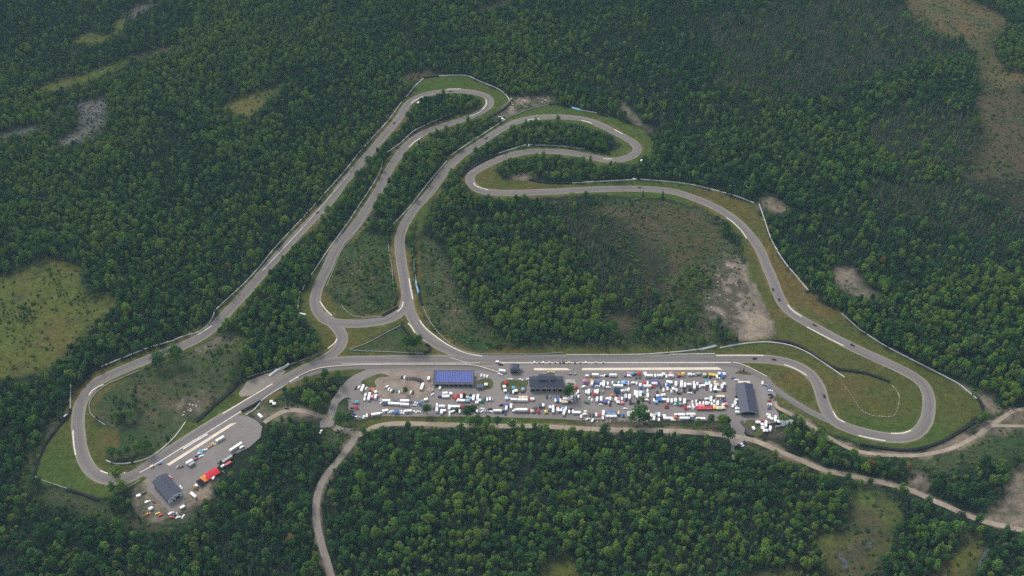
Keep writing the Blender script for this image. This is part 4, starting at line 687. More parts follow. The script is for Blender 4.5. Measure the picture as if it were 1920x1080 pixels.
def loft(mb, secs, m=0):
    """secs: list of (x, half width, z0, z1, top half width) cross sections joined along x"""
    V = []
    for x, hw, z0, z1, tw in secs: V += [(x, -hw, z0), (x, hw, z0), (x, hw * 1.0, z0 + (z1 - z0) * .6), (x, tw, z1), (x, -tw, z1), (x, -hw, z0 + (z1 - z0) * .6)]
    n = len(secs); F = [[6 * i + a, 6 * i + (a + 1) % 6, 6 * i + 6 + (a + 1) % 6, 6 * i + 6 + a] for i in range(n - 1) for a in range(6)]
    F = [q[::-1] for q in F] + [[0, 1, 2, 3, 4, 5], [6 * n - 1 - i for i in range(6)]]
    mb.add(V, F, m)
def wheel_mesh(r=.34, w_=.24):
    mb = MB(); mb.tube((0, -w_ / 2, 0), (0, w_ / 2, 0), r, r, 10, 0); mb.tube((0, -w_ / 2 - .01, 0), (0, w_ / 2 + .01, 0), r * .55, r * .55, 8, 1); return mb.mesh('wheel', [rubber, paint('S')])
def parts_of(kind, col, L):
    """list of (part name, mesh, location) for one vehicle or tent, long side along x, standing on z = 0"""
    P = []
    def put(n, key, fn, loc=(0, 0, 0)): P.append((n, cached(key, fn), loc))
    def wheels(xs_, hw, r=.34):
        for x in xs_:
            for s_ in (-1, 1): put('wheel', ('wheel', r), lambda: wheel_mesh(r), (x, s_ * hw, r))
    if kind == 'c':
        def body(): mb = MB(); loft(mb, [(-2.25, .78, .35, .80, .70), (-2.1, .88, .25, .95, .80), (-1.2, .90, .22, 1.0, .84), (.9, .90, .22, .98, .84), (1.9, .88, .24, .85, .78), (2.3, .74, .34, .68, .66)]); return mb.mesh('body', paint(col))
        def top(): mb = MB(); mb.box(-1.75, 1.05, -.76, .76, .96, 1.36, tx=.45, ty=.12, cx=-.08); return mb.mesh('cabin_glass', glass)
        def rf(): mb = MB(); mb.box(-1.38, .52, -.66, .66, 1.345, 1.42, tx=.08, ty=.05); return mb.mesh('roof', paint(col))
        put('body', ('cb', col), body); put('cabin_glass', ('cg',), top); put('roof', ('cr', col), rf); wheels((-1.4, 1.4), .80)
    elif kind == 'v':
        def body(): mb = MB(); loft(mb, [(-2.5, .90, .3, 1.95, .80), (-2.4, .98, .28, 2.05, .86), (.9, .98, .28, 2.05, .86), (1.5, .98, .28, 1.35, .86), (2.3, .94, .28, 1.1, .82), (2.5, .85, .35, .9, .76)]); return mb.mesh('body', paint(col))
        def ws(): mb = MB(); mb.add([(1.0, -.8, 2.0), (1.0, .8, 2.0), (1.56, .86, 1.38), (1.56, -.86, 1.38), (.98, -.8, 1.9), (.98, .8, 1.9), (1.5, .86, 1.3), (1.5, -.86, 1.3)], [[0, 3, 2, 1], [4, 5, 6, 7], [0, 1, 5, 4], [2, 3, 7, 6], [1, 2, 6, 5], [3, 0, 4, 7]]); return mb.mesh('windscreen', glass)
        put('body', ('vb', col), body); put('windscreen', ('vw',), ws); wheels((-1.6, 1.55), .90)
        for s_ in (-1, 1): put('side_window', ('vs', s_), lambda s_=s_: (lambda mb: (mb.box(-2.1, .8, s_ * .955 - .02, s_ * .955 + .02, 1.42, 1.85), mb.mesh('side_window', glass))[1])(MB()))
    elif kind == 'p':
        def body(): mb = MB(); loft(mb, [(-2.8, .92, .45, 1.05, .90), (-.6, .95, .4, 1.08, .92), (1.0, .95, .4, 1.12, .92), (2.2, .94, .42, 1.1, .88), (2.7, .85, .45, .9, .8)]); return mb.mesh('body', paint(col))
        def cab(): mb = MB(); mb.box(-.6, 1.4, -.85, .85, 1.08, 1.72, tx=.35, ty=.12, cx=-.1); return mb.mesh('cabin_glass', glass)
        def rf(): mb = MB(); mb.box(-.32, .9, -.72, .72, 1.70, 1.78, tx=.06, ty=.05); return mb.mesh('roof', paint(col))
        def bed(): mb = MB(); mb.box(-2.65, -.75, -.75, .75, 1.085, 1.10); return mb.mesh('cargo_bed', paint('K'))
        put('body', ('pb', col), body); put('cabin_glass', ('pc',), cab); put('roof', ('pr', col), rf); put('cargo_bed', ('pd',), bed); wheels((-1.8, 1.7), .86, .4)
    elif kind == 'm':
        h = L / 2; top = 3.15 if L > 5 else 2.7
        def body(): mb = MB(); loft(mb, [(-h, 1.12, .55, top - .12, 1.02), (-h + .15, 1.24, .45, top, 1.14), (h - .6, 1.24, .45, top, 1.14), (h - .15, 1.2, .45, top - .35, 1.05), (h, 1.08, .55, 1.5, 1.0)]); return mb.mesh('body', paint(col))
        def ws(): mb = MB(); mb.add([(h - .14, -1.05, top - .45), (h - .14, 1.05, top - .45), (h + .03, 1.0, 1.55), (h + .03, -1.0, 1.55), (h - .3, -1.05, top - .45), (h - .3, 1.05, top - .45), (h - .1, 1.0, 1.55), (h - .1, -1.0, 1.55)], [[0, 3, 2, 1], [4, 5, 6, 7], [0, 1, 5, 4], [2, 3, 7, 6], [1, 2, 6, 5], [3, 0, 4, 7]]); return mb.mesh('windscreen', glass)
        def ac(): mb = MB(); mb.box(-.45, .45, -.35, .35, 0, .3, tx=.1, ty=.08); return mb.mesh('air_conditioner', paint('S'))
        def sw(): mb = MB(); mb.box(-.6, .6, -.02, .02, 1.7, 2.3); return mb.mesh('side_window', glass)
        def st_(): mb = MB(); mb.box(-h + .25, h - .8, -.015, .015, .95, 1.2); return mb.mesh('side_stripe', paint('S'))
        put('body', ('mb', col, L), body); put('windscreen', ('mw', L), ws)
        for x in ((-.25 * L, .2 * L) if L > 5 else (0,)): put('air_conditioner', ('ma',), ac, (x, 0, top - .02))
        for s_ in (-1, 1):
            for x in ((-.28 * L, .05 * L) if L > 5 else (-.1 * L,)): put('side_window', ('ms',), sw, (x, s_ * 1.235, 0))
            put('side_stripe', ('mt', L), st_, (0, s_ * 1.24, 0))
        wheels((-h * .45, h * .62), 1.08, .45)
    elif kind == 't':
        h = L / 2
        def body(): mb = MB(); loft(mb, [(-h, 1.12, .55, 2.6, 1.08), (-h + .1, 1.18, .5, 2.7, 1.14), (h - .7, 1.18, .5, 2.7, 1.14), (h, .75, .55, 2.5, .7)]); return mb.mesh('body', paint(col))
        def tg(): mb = MB(); mb.add([(h - .1, -.6, .5), (h - .1, .6, .5), (h + 1.1, .05, .5), (h + 1.1, -.05, .5), (h - .1, -.6, .6), (h - .1, .6, .6), (h + 1.1, .05, .6), (h + 1.1, -.05, .6)], [[0, 1, 2, 3][::-1], [4, 5, 6, 7][::-1], [0, 3, 7, 4], [1, 2, 6, 5]]); return mb.mesh('tow_bar', paint('K'))
        def dr(): mb = MB(); mb.box(-h - .02, -h + .03, -1.0, 1.0, .6, 2.5); return mb.mesh('rear_door', paint('S'))
        put('body', ('tb', col, L), body); put('tow_bar', ('tt', L), tg); put('rear_door', ('td', L), dr); wheels((-.5, .35), 1.08, .36)
    elif kind == 'k':
        h = L / 2
        def box(): mb = MB(); mb.box(-h, h - 3.8, -1.27, 1.27, 1.1, 4.0); return mb.mesh('trailer_box', paint(col))
        def cab(): mb = MB(); loft(mb, [(h - 3.3, 1.2, .6, 3.3, 1.1), (h - 1.7, 1.2, .6, 3.2, 1.1), (h - 1.2, 1.15, .6, 1.9, 1.0), (h, .95, .6, 1.6, .8)]); return mb.mesh('cab', paint(col))
        def ws(): mb = MB(); mb.box(h - 1.72, h - 1.35, -1.0, 1.0, 2.0, 2.95, tx=.12); return mb.mesh('windscreen', glass)
        def ch(): mb = MB(); mb.box(-h + .4, h - .6, -.6, .6, .6, 1.08); return mb.mesh('chassis', paint('K'))
        put('trailer_box', ('kb', col, L), box); put('cab', ('kc', col, L), cab); put('windscreen', ('kw', L), ws); put('chassis', ('kh', L), ch); wheels((-h + 1.2, -h + 2.3, h - 3.0, h - 1.0), 1.1, .5)
    else:
        if kind == 'a': lx, ly, ridge = 3.3, 3.3, 1.1
        elif kind == 'f': lx, ly, ridge = 6.2, 4.2, .5
        else: lx, ly, ridge = L, 3.8, 1.0
        if kind == 'f' and col in 'KOR': lx, ly, ridge = 5.2, 8.2, .6
        X, Y, z0 = lx / 2, ly / 2, 2.2
        def roof():
            mb = MB(); r_ = X - (Y if kind == 'A' else X * .999)
            if kind == 'f': V = [(-X, -Y, z0), (X, -Y, z0), (X, Y, z0), (-X, Y, z0), (-X, 0, z0 + ridge), (X, 0, z0 + ridge)]; F = [[0, 1, 5, 4], [2, 3, 4, 5], [1, 2, 5], [3, 0, 4]]
            else: V = [(-X, -Y, z0), (X, -Y, z0), (X, Y, z0), (-X, Y, z0), (-r_, 0, z0 + ridge), (r_, 0, z0 + ridge)]; F = [[0, 1, 5, 4], [1, 2, 5], [2, 3, 4, 5], [3, 0, 4]]
            mb.add(V, F); mb.add([(x, y, z0 - d) for d in (.0, .3) for x, y in ((-X, -Y), (X, -Y), (X, Y), (-X, Y))], [[i, i + 4, (i + 1) % 4 + 4, (i + 1) % 4] for i in range(4)]); mb.add([(a, b, c - .05) for a, b, c in V], [q[::-1] for q in F])
            return mb.mesh('roof', fabric(col))
        def leg(): mb = MB(); mb.tube((0, 0, 0), (0, 0, z0), .045, .045, 5); return mb.mesh('leg', paint('S'))
        put('roof', (kind, 'roof', col, L), roof)
        for x in (-X + .06, X - .06):
            for y in (-Y + .06, Y - .06): put('leg', ('leg',), leg, (x, y, 0))
        if kind == 'A' and col in 'RB':                         # pale lettering strokes on the slope facing the camera
            def let():
                mb = MB(); rr = random.Random(3); x = -X * .8; s_ = ridge / Y
                while x < X * .72:
                    ww = rr.uniform(.35, .8); y0, y1 = -Y * .78, -Y * .3
                    if col == 'R': y0, y1 = (-Y * .78, -Y * .5) if rr.random() < .6 else (-Y * .5, -Y * .25)
                    mb.add([(x, y0, z0 + (y0 + Y) * s_ + .04), (x + ww, y0, z0 + (y0 + Y) * s_ + .04), (x + ww * 1.1, y1, z0 + (y1 + Y) * s_ + .04), (x + ww * .2, y1, z0 + (y1 + Y) * s_ + .04)], [[0, 1, 2, 3]]); x += ww + rr.uniform(.2, .5)
                return mb.mesh('lettering', trimw)
            put('lettering', ('let', col, L), let)
    return P
ORD = ['first', 'second', 'third', 'fourth', 'fifth', 'sixth', 'seventh', 'eighth', 'ninth', 'tenth', 'eleventh', 'twelfth', 'thirteenth', 'fourteenth', 'fifteenth', 'sixteenth', 'seventeenth', 'eighteenth', 'nineteenth', 'twentieth']
def ordinal(i):
    if i < 20: return ORD[i]
    t = {2: 'twenty', 3: 'thirty', 4: 'forty', 5: 'fifty'}[(i + 1) // 10] if (i + 1) % 10 else None
    return '%s-%s' % (t, ORD[(i + 1) % 10 - 1]) if t else {3: 'thirtieth', 4: 'fortieth', 5: 'fiftieth'}[(i + 1) // 10]
items = []
for zone, ox, oy, sc, txt in TILES:
    for e in txt.split(';'):
        q = e.split(); k_, x, y, an, c = q[0], float(q[1]), float(q[2]), float(q[3]), q[4]
        L = float(q[5]) if len(q) > 5 else {'c': 4.6, 'v': 5, 'p': 5.5, 'm': 7, 't': 5, 'a': 3.3, 'f': 6, 'A': 8}[k_]
        px, py = ox + x / sc, oy + y / sc; h = HGT[k_] * .55
        p = g(px, py, h); d = g(px + math.cos(R(an)) * 4, py - math.sin(R(an)) * 4, h) - p
        items.append(dict(zone=zone, k=k_, c=c, L=L, px=px, py=py, p=Vector((p.x, p.y, 0)), rz=math.atan2(d.y, d.x)))
veh_xy = np.array([[i['p'].x, i['p'].y] for i in items])
def noun(i):
    ln = ''
    if i['k'] in 'mt' and i['L'] >= 9: ln = 'long '
    elif i['k'] in 'mt' and i['L'] <= 4.6: ln = 'short '
    return '%s%s %s' % (ln, CNAME[i['c']], TYPE[i['k']][1] if i['zone'] != 'race track' or i['k'] != 'c' else 'race car')
for n, i in enumerate(items):
    d = np.hypot(*(veh_xy - veh_xy[n]).T); d[n] = 1e9; o = np.argsort(d)
    nb = [items[j] for j in o[:4] if d[j] < 22]
    i['n'] = noun(i); i['nb'] = next(('%s %s' % (CNAME[q['c']], TYPE[q['k']][2]) for q in nb if (q['c'], q['k']) != (i['c'], i['k'])), None)
where = {'left bay': 'in the left paddock bay', 'gravel lot': 'in the gravel lot', 'middle paddock': 'in the middle paddock', 'bottom row': 'in the bottom paddock row', 'top row by the pit lane': 'in the top paddock row', 'second row': 'in the second paddock row', 'third row': 'in the third paddock row',
         'lane beside the long garage': 'left of the long garage', 'yard right of the long garage': 'right of the long garage', 'verge parking below the forest lane': 'on the verge below the lane', 'lower left pits': 'in the lower left pits', 'clearing above the lower pits': 'in the clearing above the lower pits', 'race track': 'on the circuit', 'main straight': 'near the start line', 'woods by the right bend': 'at the woods by the right bend', 'track side': 'parked beside the upper circuit', 'lower left woods edge': 'at the woods left of the lower hairpin'}
from collections import defaultdict
grp = defaultdict(list)
for i in items: grp[(i['n'], i['zone'])].append(i)
for (nn, zn), L_ in grp.items():
    L_.sort(key=lambda q: q['px'])
    for j, i in enumerate(L_):
        if len(L_) == 1: i['label'] = '%s %s' % (nn, where[zn]) + (' beside a %s' % i['nb'] if i['nb'] else '')
        else: i['label'] = '%s %s%s, %s of these from the left' % (nn, where[zn], ' beside a %s' % i['nb'] if i['nb'] else '', ordinal(j))
        w_ = i['label'].split()
        if len(w_) > 16: i['label'] = '%s %s, %s from left' % (nn, where[zn], ordinal(j))
for i in items:
    o = empty('race_car' if i['zone'] == 'race track' else TYPE[i['k']][0], i['p'], i['rz'])
    tag(o, i['label'], TYPE[i['k']][2], '%s %s' % (TYPE[i['k']][3], where[i['zone']]))
    for pn, m_, lo in parts_of(i['k'], i['c'], i['L']): obj(pn, m_, o, lo)

# ------------------------------------------------------------------ boulders
def rock_mesh(seed, r, mat):
    rr = random.Random(seed); bm = bmesh.new(); bmesh.ops.create_icosphere(bm, subdivisions=2, radius=r)
    for v in bm.verts: v.co *= rr.uniform(.82, 1.15); v.co.z = v.co.z * .7 + r * .3
    m = bpy.data.meshes.new('boulder'); bm.to_mesh(m); bm.free(); m.materials.append(mat); return m
RM = [rock_mesh(i, 1.0, (rock_m, rock_w)[i % 2]) for i in range(6)] + [rock_mesh(8, 1.0, rock_d), rock_mesh(9, 1.0, rock_d)]
def boulder(px, py, r, label, group, k0=0, k1=6):
    o = obj('boulder', RM[random.randrange(k0, k1)], None, g(px, py), (0, 0, random.uniform(0, 6.28))); s_ = r * random.uniform(.8, 1.25); o.scale = (s_ * random.uniform(.8, 1.3), s_, s_ * .8); tag(o, label, 'boulder', group)
for x, y in smooth([(905,5),(940,50),(970,100),(1010,150),(1060,175),(1120,182),(1180,182),(1205,150),(1215,110),(1218,70),(1205,40),(1180,10)], False, 5)[:, :2]: boulder(1280 + x / 3, 720 + y / 3, .62, 'pale boulder in the open ring of stones on the right infield grass', 'ring of boulders on the right infield')
def scatter(n, poly, r, label, group):
    P = np.array(poly, float); k = 0
    while k < n:
        x, y = random.uniform(*P[:, 0][[P[:, 0].argmin(), P[:, 0].argmax()]]), random.uniform(P[:, 1].min(), P[:, 1].max())
        if inpoly(np.array([x]), np.array([y]), P)[0]: boulder(x, y, r * random.uniform(.5, 1.3), label, group); k += 1
scatter(42, [(958,182),(1035,179),(1040,193),(1000,200),(962,212),(930,218)], 1.2, 'pale boulder in the rubble clearing by the top hairpin', 'boulders in the rubble clearing')
scatter(20, [(334,765),(375,745),(380,752),(368,765),(345,782)], 0.9, 'pale boulder in the rubble patch on the lower left infield', 'boulders on the lower left infield')
scatter(26, [(645,480),(700,460),(725,475),(700,500),(665,520),(645,510)], .6, 'pale boulder in the scrub between the left straights', 'boulders in the scrub between the straights')
scatter(24, [(800,460),(835,500),(865,570),(880,640),(850,640),(810,560)], .6, 'pale boulder in the scrub right of the middle straight', 'boulders in the scrub right of the middle straight')
scatter(30, [(1330,550),(1345,500),(1375,480),(1385,545),(1400,590),(1350,595),(1322,580)], 1.0, 'boulder on the bare earth beside the right bend', 'boulders on the bare earth by the right bend')
scatter(34, [(795,745),(800,733),(812,715),(815,728),(808,745)], 1.0, 'brown boulder in the rock pile left of the solar roofed garage', 'boulders left of the solar roofed garage')
scatter(22, [(690,728),(700,735),(712,738),(716,745),(700,744),(688,738)], .8, 'boulder along the edge of the gravel lot island', 'boulders along the gravel lot')
for i, (x, y) in enumerate(smooth([(1391,791),(1393,795),(1399,803),(1403,811),(1408,815)], False, 5)): boulder(x, y, 1.5, 'dark boulder in the row left of the small lawn below the long garage', 'boulder row by the small lawn', 6, 8)
scatter(20, [(1075,788),(1185,788),(1225,790),(1090,793)], .9, 'boulder along the bank below the bottom paddock row', 'boulders below the bottom paddock row')
scatter(14, [(955,787),(985,784),(975,793),(952,794)], .9, 'boulder on the reddish earth below the paddock trees', 'boulders on the reddish earth below the paddock')
# ------------------------------------------------------------------ trees
def crown_mesh(name, seed, rx, h, mat, lumps=13, leaf=1.0, per=24, flat=.5):
    """a broad crown: leaf clumps set over an uneven dome, each clump a spray of leaf-sized faces turned outwards"""
    rr = random.Random(seed); V = []; F = []
    base = h * .34
    def leafq(c, nrm, s_):
        nrm = Vector(nrm).normalized(); t = nrm.orthogonal().normalized(); t.rotate(Matrix.Rotation(rr.uniform(0, 6.28), 3, nrm)); b = nrm.cross(t); k = len(V)
        for a, q in ((-1, -.6), (1, -.75), (.85, .7), (-.7, .8)): V.append(c + t * a * s_ * .5 + b * q * s_ * .5 + nrm * rr.uniform(-.12, .12))
        F.append([k, k + 1, k + 2, k + 3])
    cz = base + (h - base) * .45; hz = (h - base) * .52
    cl = []
    for i in range(lumps):
        u = (i + .5) / lumps; th = i * 2.399 + rr.uniform(-.4, .4); zc = 1 - 1.45 * u; rad = math.sqrt(max(0, 1 - zc * zc))
        k = rr.uniform(.62, .98); cl.append((Vector((math.cos(th) * rad * rx * k, math.sin(th) * rad * rx * k, cz + zc * hz * rr.uniform(.75, 1.1))), rr.uniform(.32, .52) * rx))
    for c, r in cl:
        for j in range(per):
            z = rr.uniform(-.45, 1); a = rr.uniform(0, 6.28); q = math.sqrt(1 - z * z); d = Vector((math.cos(a) * q, math.sin(a) * q, z))
            out = d + Vector((rr.uniform(-.5, .5), rr.uniform(-.5, .5), rr.uniform(-.1, .5)))
            leafq(c + d * r * rr.uniform(.75, 1.08), out, leaf * rr.uniform(.7, 1.3))
    # the dense inside of the crown
    bm = bmesh.new(); bmesh.ops.create_icosphere(bm, subdivisions=1, radius=1); n0 = len(V)
    for v in bm.verts: V.append(Vector((v.co.x * rx * .62, v.co.y * rx * .62, cz + v.co.z * hz * .68)))
    for f_ in bm.faces: F.append([v.index + n0 for v in f_.verts])
    bm.free(); return mesh(name, V, F, mat)
def trunk_mesh(name, seed, h, r, mat, limbs=4):
    rr = random.Random(seed); mb = MB(); mb.tube((0, 0, -.1), (rr.uniform(-.2, .2), rr.uniform(-.2, .2), h * .55), r, r * .55, 6)
    for i in range(limbs): a = i * 6.28 / limbs + rr.uniform(0, 1); z = h * rr.uniform(.3, .5); mb.tube((0, 0, z), (math.cos(a) * h * .16, math.sin(a) * h * .16, z + h * .16), r * .4, r * .15, 4)
    return mb.mesh(name, mat)
def conifer_mesh(name, seed, r, h, mat, rows=11, n=9, leaf=1.0, z0=.10):
    rr = random.Random(seed); V = []; F = []
    for i in range(rows):
        u = i / (rows - 1); z = h * (z0 + (1 - z0) * u); rad = r * (1 - u) ** .85 * rr.uniform(.8, 1.15) + .12; m = max(3, int(n * (1 - .65 * u)))
        for j in range(m):
            a = j * 6.28 / m + rr.uniform(0, 1.3); L_ = rad * rr.uniform(.75, 1.2); wd = max(.28, L_ * .42) * leaf; d = Vector((math.cos(a), math.sin(a), 0)); s_ = Vector((-d.y, d.x, 0)); k = len(V)
            V += [Vector((0, 0, z + .25)), d * L_ * .6 + s_ * wd + Vector((0, 0, z - L_ * .10)), d * L_ + Vector((0, 0, z - L_ * .42)), d * L_ * .6 - s_ * wd + Vector((0, 0, z - L_ * .14))]; F.append([k, k + 1, k + 2, k + 3])
    k = len(V); V += [Vector((.18, 0, h * .93)), Vector((-.1, .16, h * .93)), Vector((-.1, -.16, h * .93)), Vector((0, 0, h * 1.04))]; F += [[k, k + 1, k + 3], [k + 1, k + 2, k + 3], [k + 2, k, k + 3]]
    return mesh(name, V, F, mat)
def dead_mesh(name, seed, h):
    rr = random.Random(seed); mb = MB(); mb.tube((0, 0, -.1), (rr.uniform(-.4, .4), rr.uniform(-.4, .4), h), .17, .05, 5)
    for i in range(9): z = h * rr.uniform(.35, .95); a = rr.uniform(0, 6.28); L_ = (h - z) * .35 + .6; mb.tube((0, 0, z), (math.cos(a) * L_, math.sin(a) * L_, z + rr.uniform(.1, .7)), .07, .03, 3)
    return mb.mesh(name, LEAF['dead'])
PROTO = []                                                      # (kind, colour, crown mesh, trunk mesh)
def add_proto(kind, col, crown, trunk): PROTO.append((kind, col, crown, trunk)); return len(PROTO) - 1
BR = defaultdict(list)
for col in ('dark', 'mid', 'yellow', 'olive', 'autumn'):
    for v in range(3 if col != 'autumn' else 1):
        rx, h, sd = ((3.1, 13.0, 11), (2.4, 14.5, 12), (3.9, 13.0, 13))[v]
        BR[col].append(add_proto('broadleaf_tree', col, crown_mesh('crown', sd + len(col) * 7, rx, h, LEAF[col], 14 + v * 2, .68, 38), trunk_mesh('trunk', sd, h, .24, bark)))
CF = [add_proto('conifer_tree', 'conifer', conifer_mesh('crown', 21, 2.1, 13.0, LEAF['conifer']), trunk_mesh('trunk', 21, 13, .2, bark, 0)), add_proto('conifer_tree', 'conifer', conifer_mesh('crown', 22, 1.6, 12.0, LEAF['conifer'], 12, 8), trunk_mesh('trunk', 22, 12, .18, bark, 0))]
TM = [add_proto('tamarack_tree', 'tamarack', conifer_mesh('crown', 23, 1.6, 9.5, LEAF['tamarack'], 10, 7, .9), trunk_mesh('trunk', 23, 9.5, .14, bark, 0)), add_proto('tamarack_tree', 'tamarack', conifer_mesh('crown', 24, 1.35, 8.0, LEAF['tamarack'], 9, 7, .9), trunk_mesh('trunk', 24, 8, .12, bark, 0))]
DD = [add_proto('dead_tree', 'dead', dead_mesh('crown', 31, 8.5), None), add_proto('dead_tree', 'dead', dead_mesh('crown', 32, 6.5), None)]
SH = {c: add_proto('shrub', c, crown_mesh('crown', 41 + i, 1.5, 2.0, LEAF[c], 7, .7, 16), None) for i, c in enumerate(('dark', 'mid', 'yellow', 'olive'))}
# ---- where they grow: a jittered lattice over everything the picture could see, thinned by zone
sp = 4.5; gx = np.arange(-1120, 1120, sp); gy = np.arange(440, 1740, sp * .92)
TX, TY = np.meshgrid(gx, gy); TX = TX + (np.arange(len(gy)) % 2)[:, None] * sp / 2
tx = TX.ravel() + RNG.uniform(-.42, .42, TX.size) * sp; ty = TY.ravel() + RNG.uniform(-.42, .42, TX.size) * sp
bx, by = proj(tx, ty, 0.0); keep = (bx > -150) & (bx < 2070) & (by > -90) & (by < 1170)
tx, ty = tx[keep], ty[keep]
zone_n = fbm(tx, ty, 140, 0); clump = fbm(tx, ty, 28, 1); fine = RNG.random(len(tx)); hn = fbm(tx, ty, 55, 2)
sc = (.60 + .46 * hn) * np.clip(RNG.normal(.95, .28, len(tx)), .45, 1.75)
sc *= np.where(by[keep] > 800, .88, 1.0); sc *= np.clip(1.04 - (ty - 500) / 1100 * .30, .70, 1.04)
def at_px(z): return proj(tx, ty, z)
bx, by = at_px(0.0); cx_, cy_ = at_px(7.0); ux, uy = at_px(10.0)
def anyin(L, pts): 
    m = np.zeros(len(tx), bool)
    for P in L: m |= inpoly(pts[0], pts[1], P)
    return m
def either(L): return anyin(L, (bx, by)) | anyin(L, (cx_, cy_))
def clear(L): return either(L) | anyin(L, (ux, uy))
LOT = [PADDOCK, [(440,748),(463,712),(500,696),(545,682),(600,664),(600,690),(520,725)], [(255,882),(297,868),(345,838),(443,779),(495,780),(498,820),(475,850),(450,868),(428,885),(405,905),(388,935),(355,962),(345,975),(310,980),(270,972),(245,945),(250,905)], [(640,690),(1400,660),(1460,720),(1470,790),(1435,815),(1400,815),(1370,800),(1240,792),(1060,800),(860,798),(720,797),(680,805),(640,780)],
       [(495,765),(560,768),(605,778),(600,792),(540,782),(505,795),(480,790)], [(1368,810),(1405,820),(1402,842),(1366,846)]]
crown_g = gnp(np.c_[cx_, cy_])
dT = dist_lines(tx, ty, TRACKS, 16); dTc = dist_lines(crown_g[:, 0], crown_g[:, 1], TRACKS, 16)
dP = dist_lines(tx, ty, [(p, False) for p in PATHS], 12); dPc = dist_lines(crown_g[:, 0], crown_g[:, 1], [(p, False) for p in PATHS], 12)
blocked = clear(MOWN) | clear(LOT) | (dT < 11.5) | (dTc < 9.0) | (dP < 6.0) | (dPc < 2.6)
marsh = either(MARSH) | either(BROWN) | either(TAN); dirt = either(DIRT) | either(RUBBLE); scrub = anyin(SCRUB, (bx, by)) | anyin(SCRUB, (cx_, cy_)); grey = either(GREYBOG)
CON = [[(1060,90),(1220,20),(1330,30),(1330,160),(1440,200),(1420,240),(1280,270),(1150,200),(1060,160)], [(860,395),(1130,395),(1100,470),(900,470)], [(440,420),(600,380),(600,440),(480,560),(420,560)], [(1460,440),(1600,400),(1900,430),(1900,500),(1700,520),(1500,480)]]
jb = (bx + 26 * (fbm(tx, ty, 45, 3) - .5) * 2, by + 20 * (fbm(tx, ty, 45, 4) - .5) * 2); tam = anyin(TAM, jb); con = anyin(CON, (bx, by)); near_wood = by > 800
kind = np.full(len(tx), -1)
def pick(lst, m):
    L_ = np.array(lst if len(lst) != 3 else [lst[0], lst[1], lst[1], lst[2]]); kind[m] = L_[RNG.integers(0, len(L_), m.sum())]
u = np.clip(.5 + (zone_n - .5) * 1.2 + (clump - .5) * 1.3 + RNG.normal(0, .30, len(tx)), 0, 1)
BRIGHT = [[(840,470),(960,440),(1120,470),(1130,560),(1100,600),(900,590)], [(1430,170),(1560,190),(1700,230),(1690,290),(1560,290),(1430,290)], [(20,170),(150,130),(230,150),(120,190),(20,260)], [(1480,420),(1640,420),(1920,520),(1920,700),(1700,620),(1500,500)], [(1200,900),(1400,960),(1600,920),(1600,1000),(1500,1080),(1300,1080)], [(1660,1000),(1800,980),(1830,1040),(1700,1080)]]
u = np.clip(u - .16 * near_wood - .08 * (near_wood & (bx < 640)), 0, 1)
u = np.clip(u + .18 * anyin(BRIGHT, (bx, by)), 0, 1)
pick(BR['dark'], u < .42); pick(BR['mid'], (u >= .42) & (u < .76)); pick(BR['olive'], (u >= .76) & (u < .82)); pick(BR['yellow'], u >= .82)
pick(CF, (RNG.random(len(tx)) < .22 + .25 * (zone_n < .42))); pick(CF, near_wood & (RNG.random(len(tx)) < np.where(bx < 640, .30, .12))); pick(CF, con & (RNG.random(len(tx)) < .55))
pick(TM, tam & (RNG.random(len(tx)) < .86)); pick(CF, tam & (RNG.random(len(tx)) < .22)); sc = np.where(tam, np.clip(sc * 1.15, .75, 1.5) * np.where(np.isin(kind, CF), .72, 1.0), sc); pick(BR['autumn'], RNG.random(len(tx)) < .0006); pick(DD, RNG.random(len(tx)) < .035)
THICK = anyin([[(138,562),(175,545),(188,560),(150,588)],[(-5,592),(50,574),(82,574),(60,600),(10,618)],[(90,500),(130,560),(160,575),(110,560)],[(215,745),(262,765),(262,795),(225,802),(205,785)],[(370,655),(440,640),(452,655),(400,672),(368,672)],[(425,690),(452,685),(455,718),(430,728)],[(200,838),(290,832),(290,858),(215,866)]], (bx, by))
alive = ~blocked & ~dirt & (~marsh | THICK) & ~grey
dense_s = anyin([SCRUB[6]], (bx, by)); TREEY = anyin([SCRUB[3], [(1120,365),(1240,372),(1330,392),(1350,430),(1385,465),(1340,450),(1300,400),(1150,392)], [(1240,520),(1340,500),(1345,600),(1250,600)]], (bx, by)); infield = anyin([SCRUB[0]], (bx, by)); alive &= ~(infield & ~THICK & (RNG.random(len(tx)) < .72)); alive &= ~(scrub & ~THICK & (fine > .34 + .4 * (clump > .58) + .34 * TREEY)); alive &= RNG.random(len(tx)) > np.where(ty > 900, .04, .10)
ms = scrub & alive & (~THICK | (RNG.random(len(tx)) < .3)) & (RNG.random(len(tx)) < .82 - .5 * TREEY); shr = list(SH.values()); pick(shr, ms)
sc = np.where(THICK, sc * .62, sc); sc = np.where(scrub & ~THICK, sc * np.where(kind >= min(shr), RNG.uniform(.5, 1.15, len(tx)), .72), sc)
# marsh and bog: a few shrubs and dead or spindly trees on open ground
mm = (marsh | grey) & ~blocked & ((RNG.random(len(tx)) < .10) | ((clump > .64) & (RNG.random(len(tx)) < .35))); pick([SH['olive'], SH['dark'], SH['mid']], mm); alive |= mm
gg = grey & ~blocked & (RNG.random(len(tx)) < .75); pick(DD, gg); alive |= gg
bt = anyin([BROWN[2]], (bx, by)) & ~blocked & (RNG.random(len(tx)) < .30); pick(TM, bt); alive |= bt
ct = (fbm(tx, ty, 90, 5) < .17) & ~tam; alive &= ~ct                                       # small natural gaps
I = np.nonzero(alive)[0]; px_, py_ = bx[I], by[I]
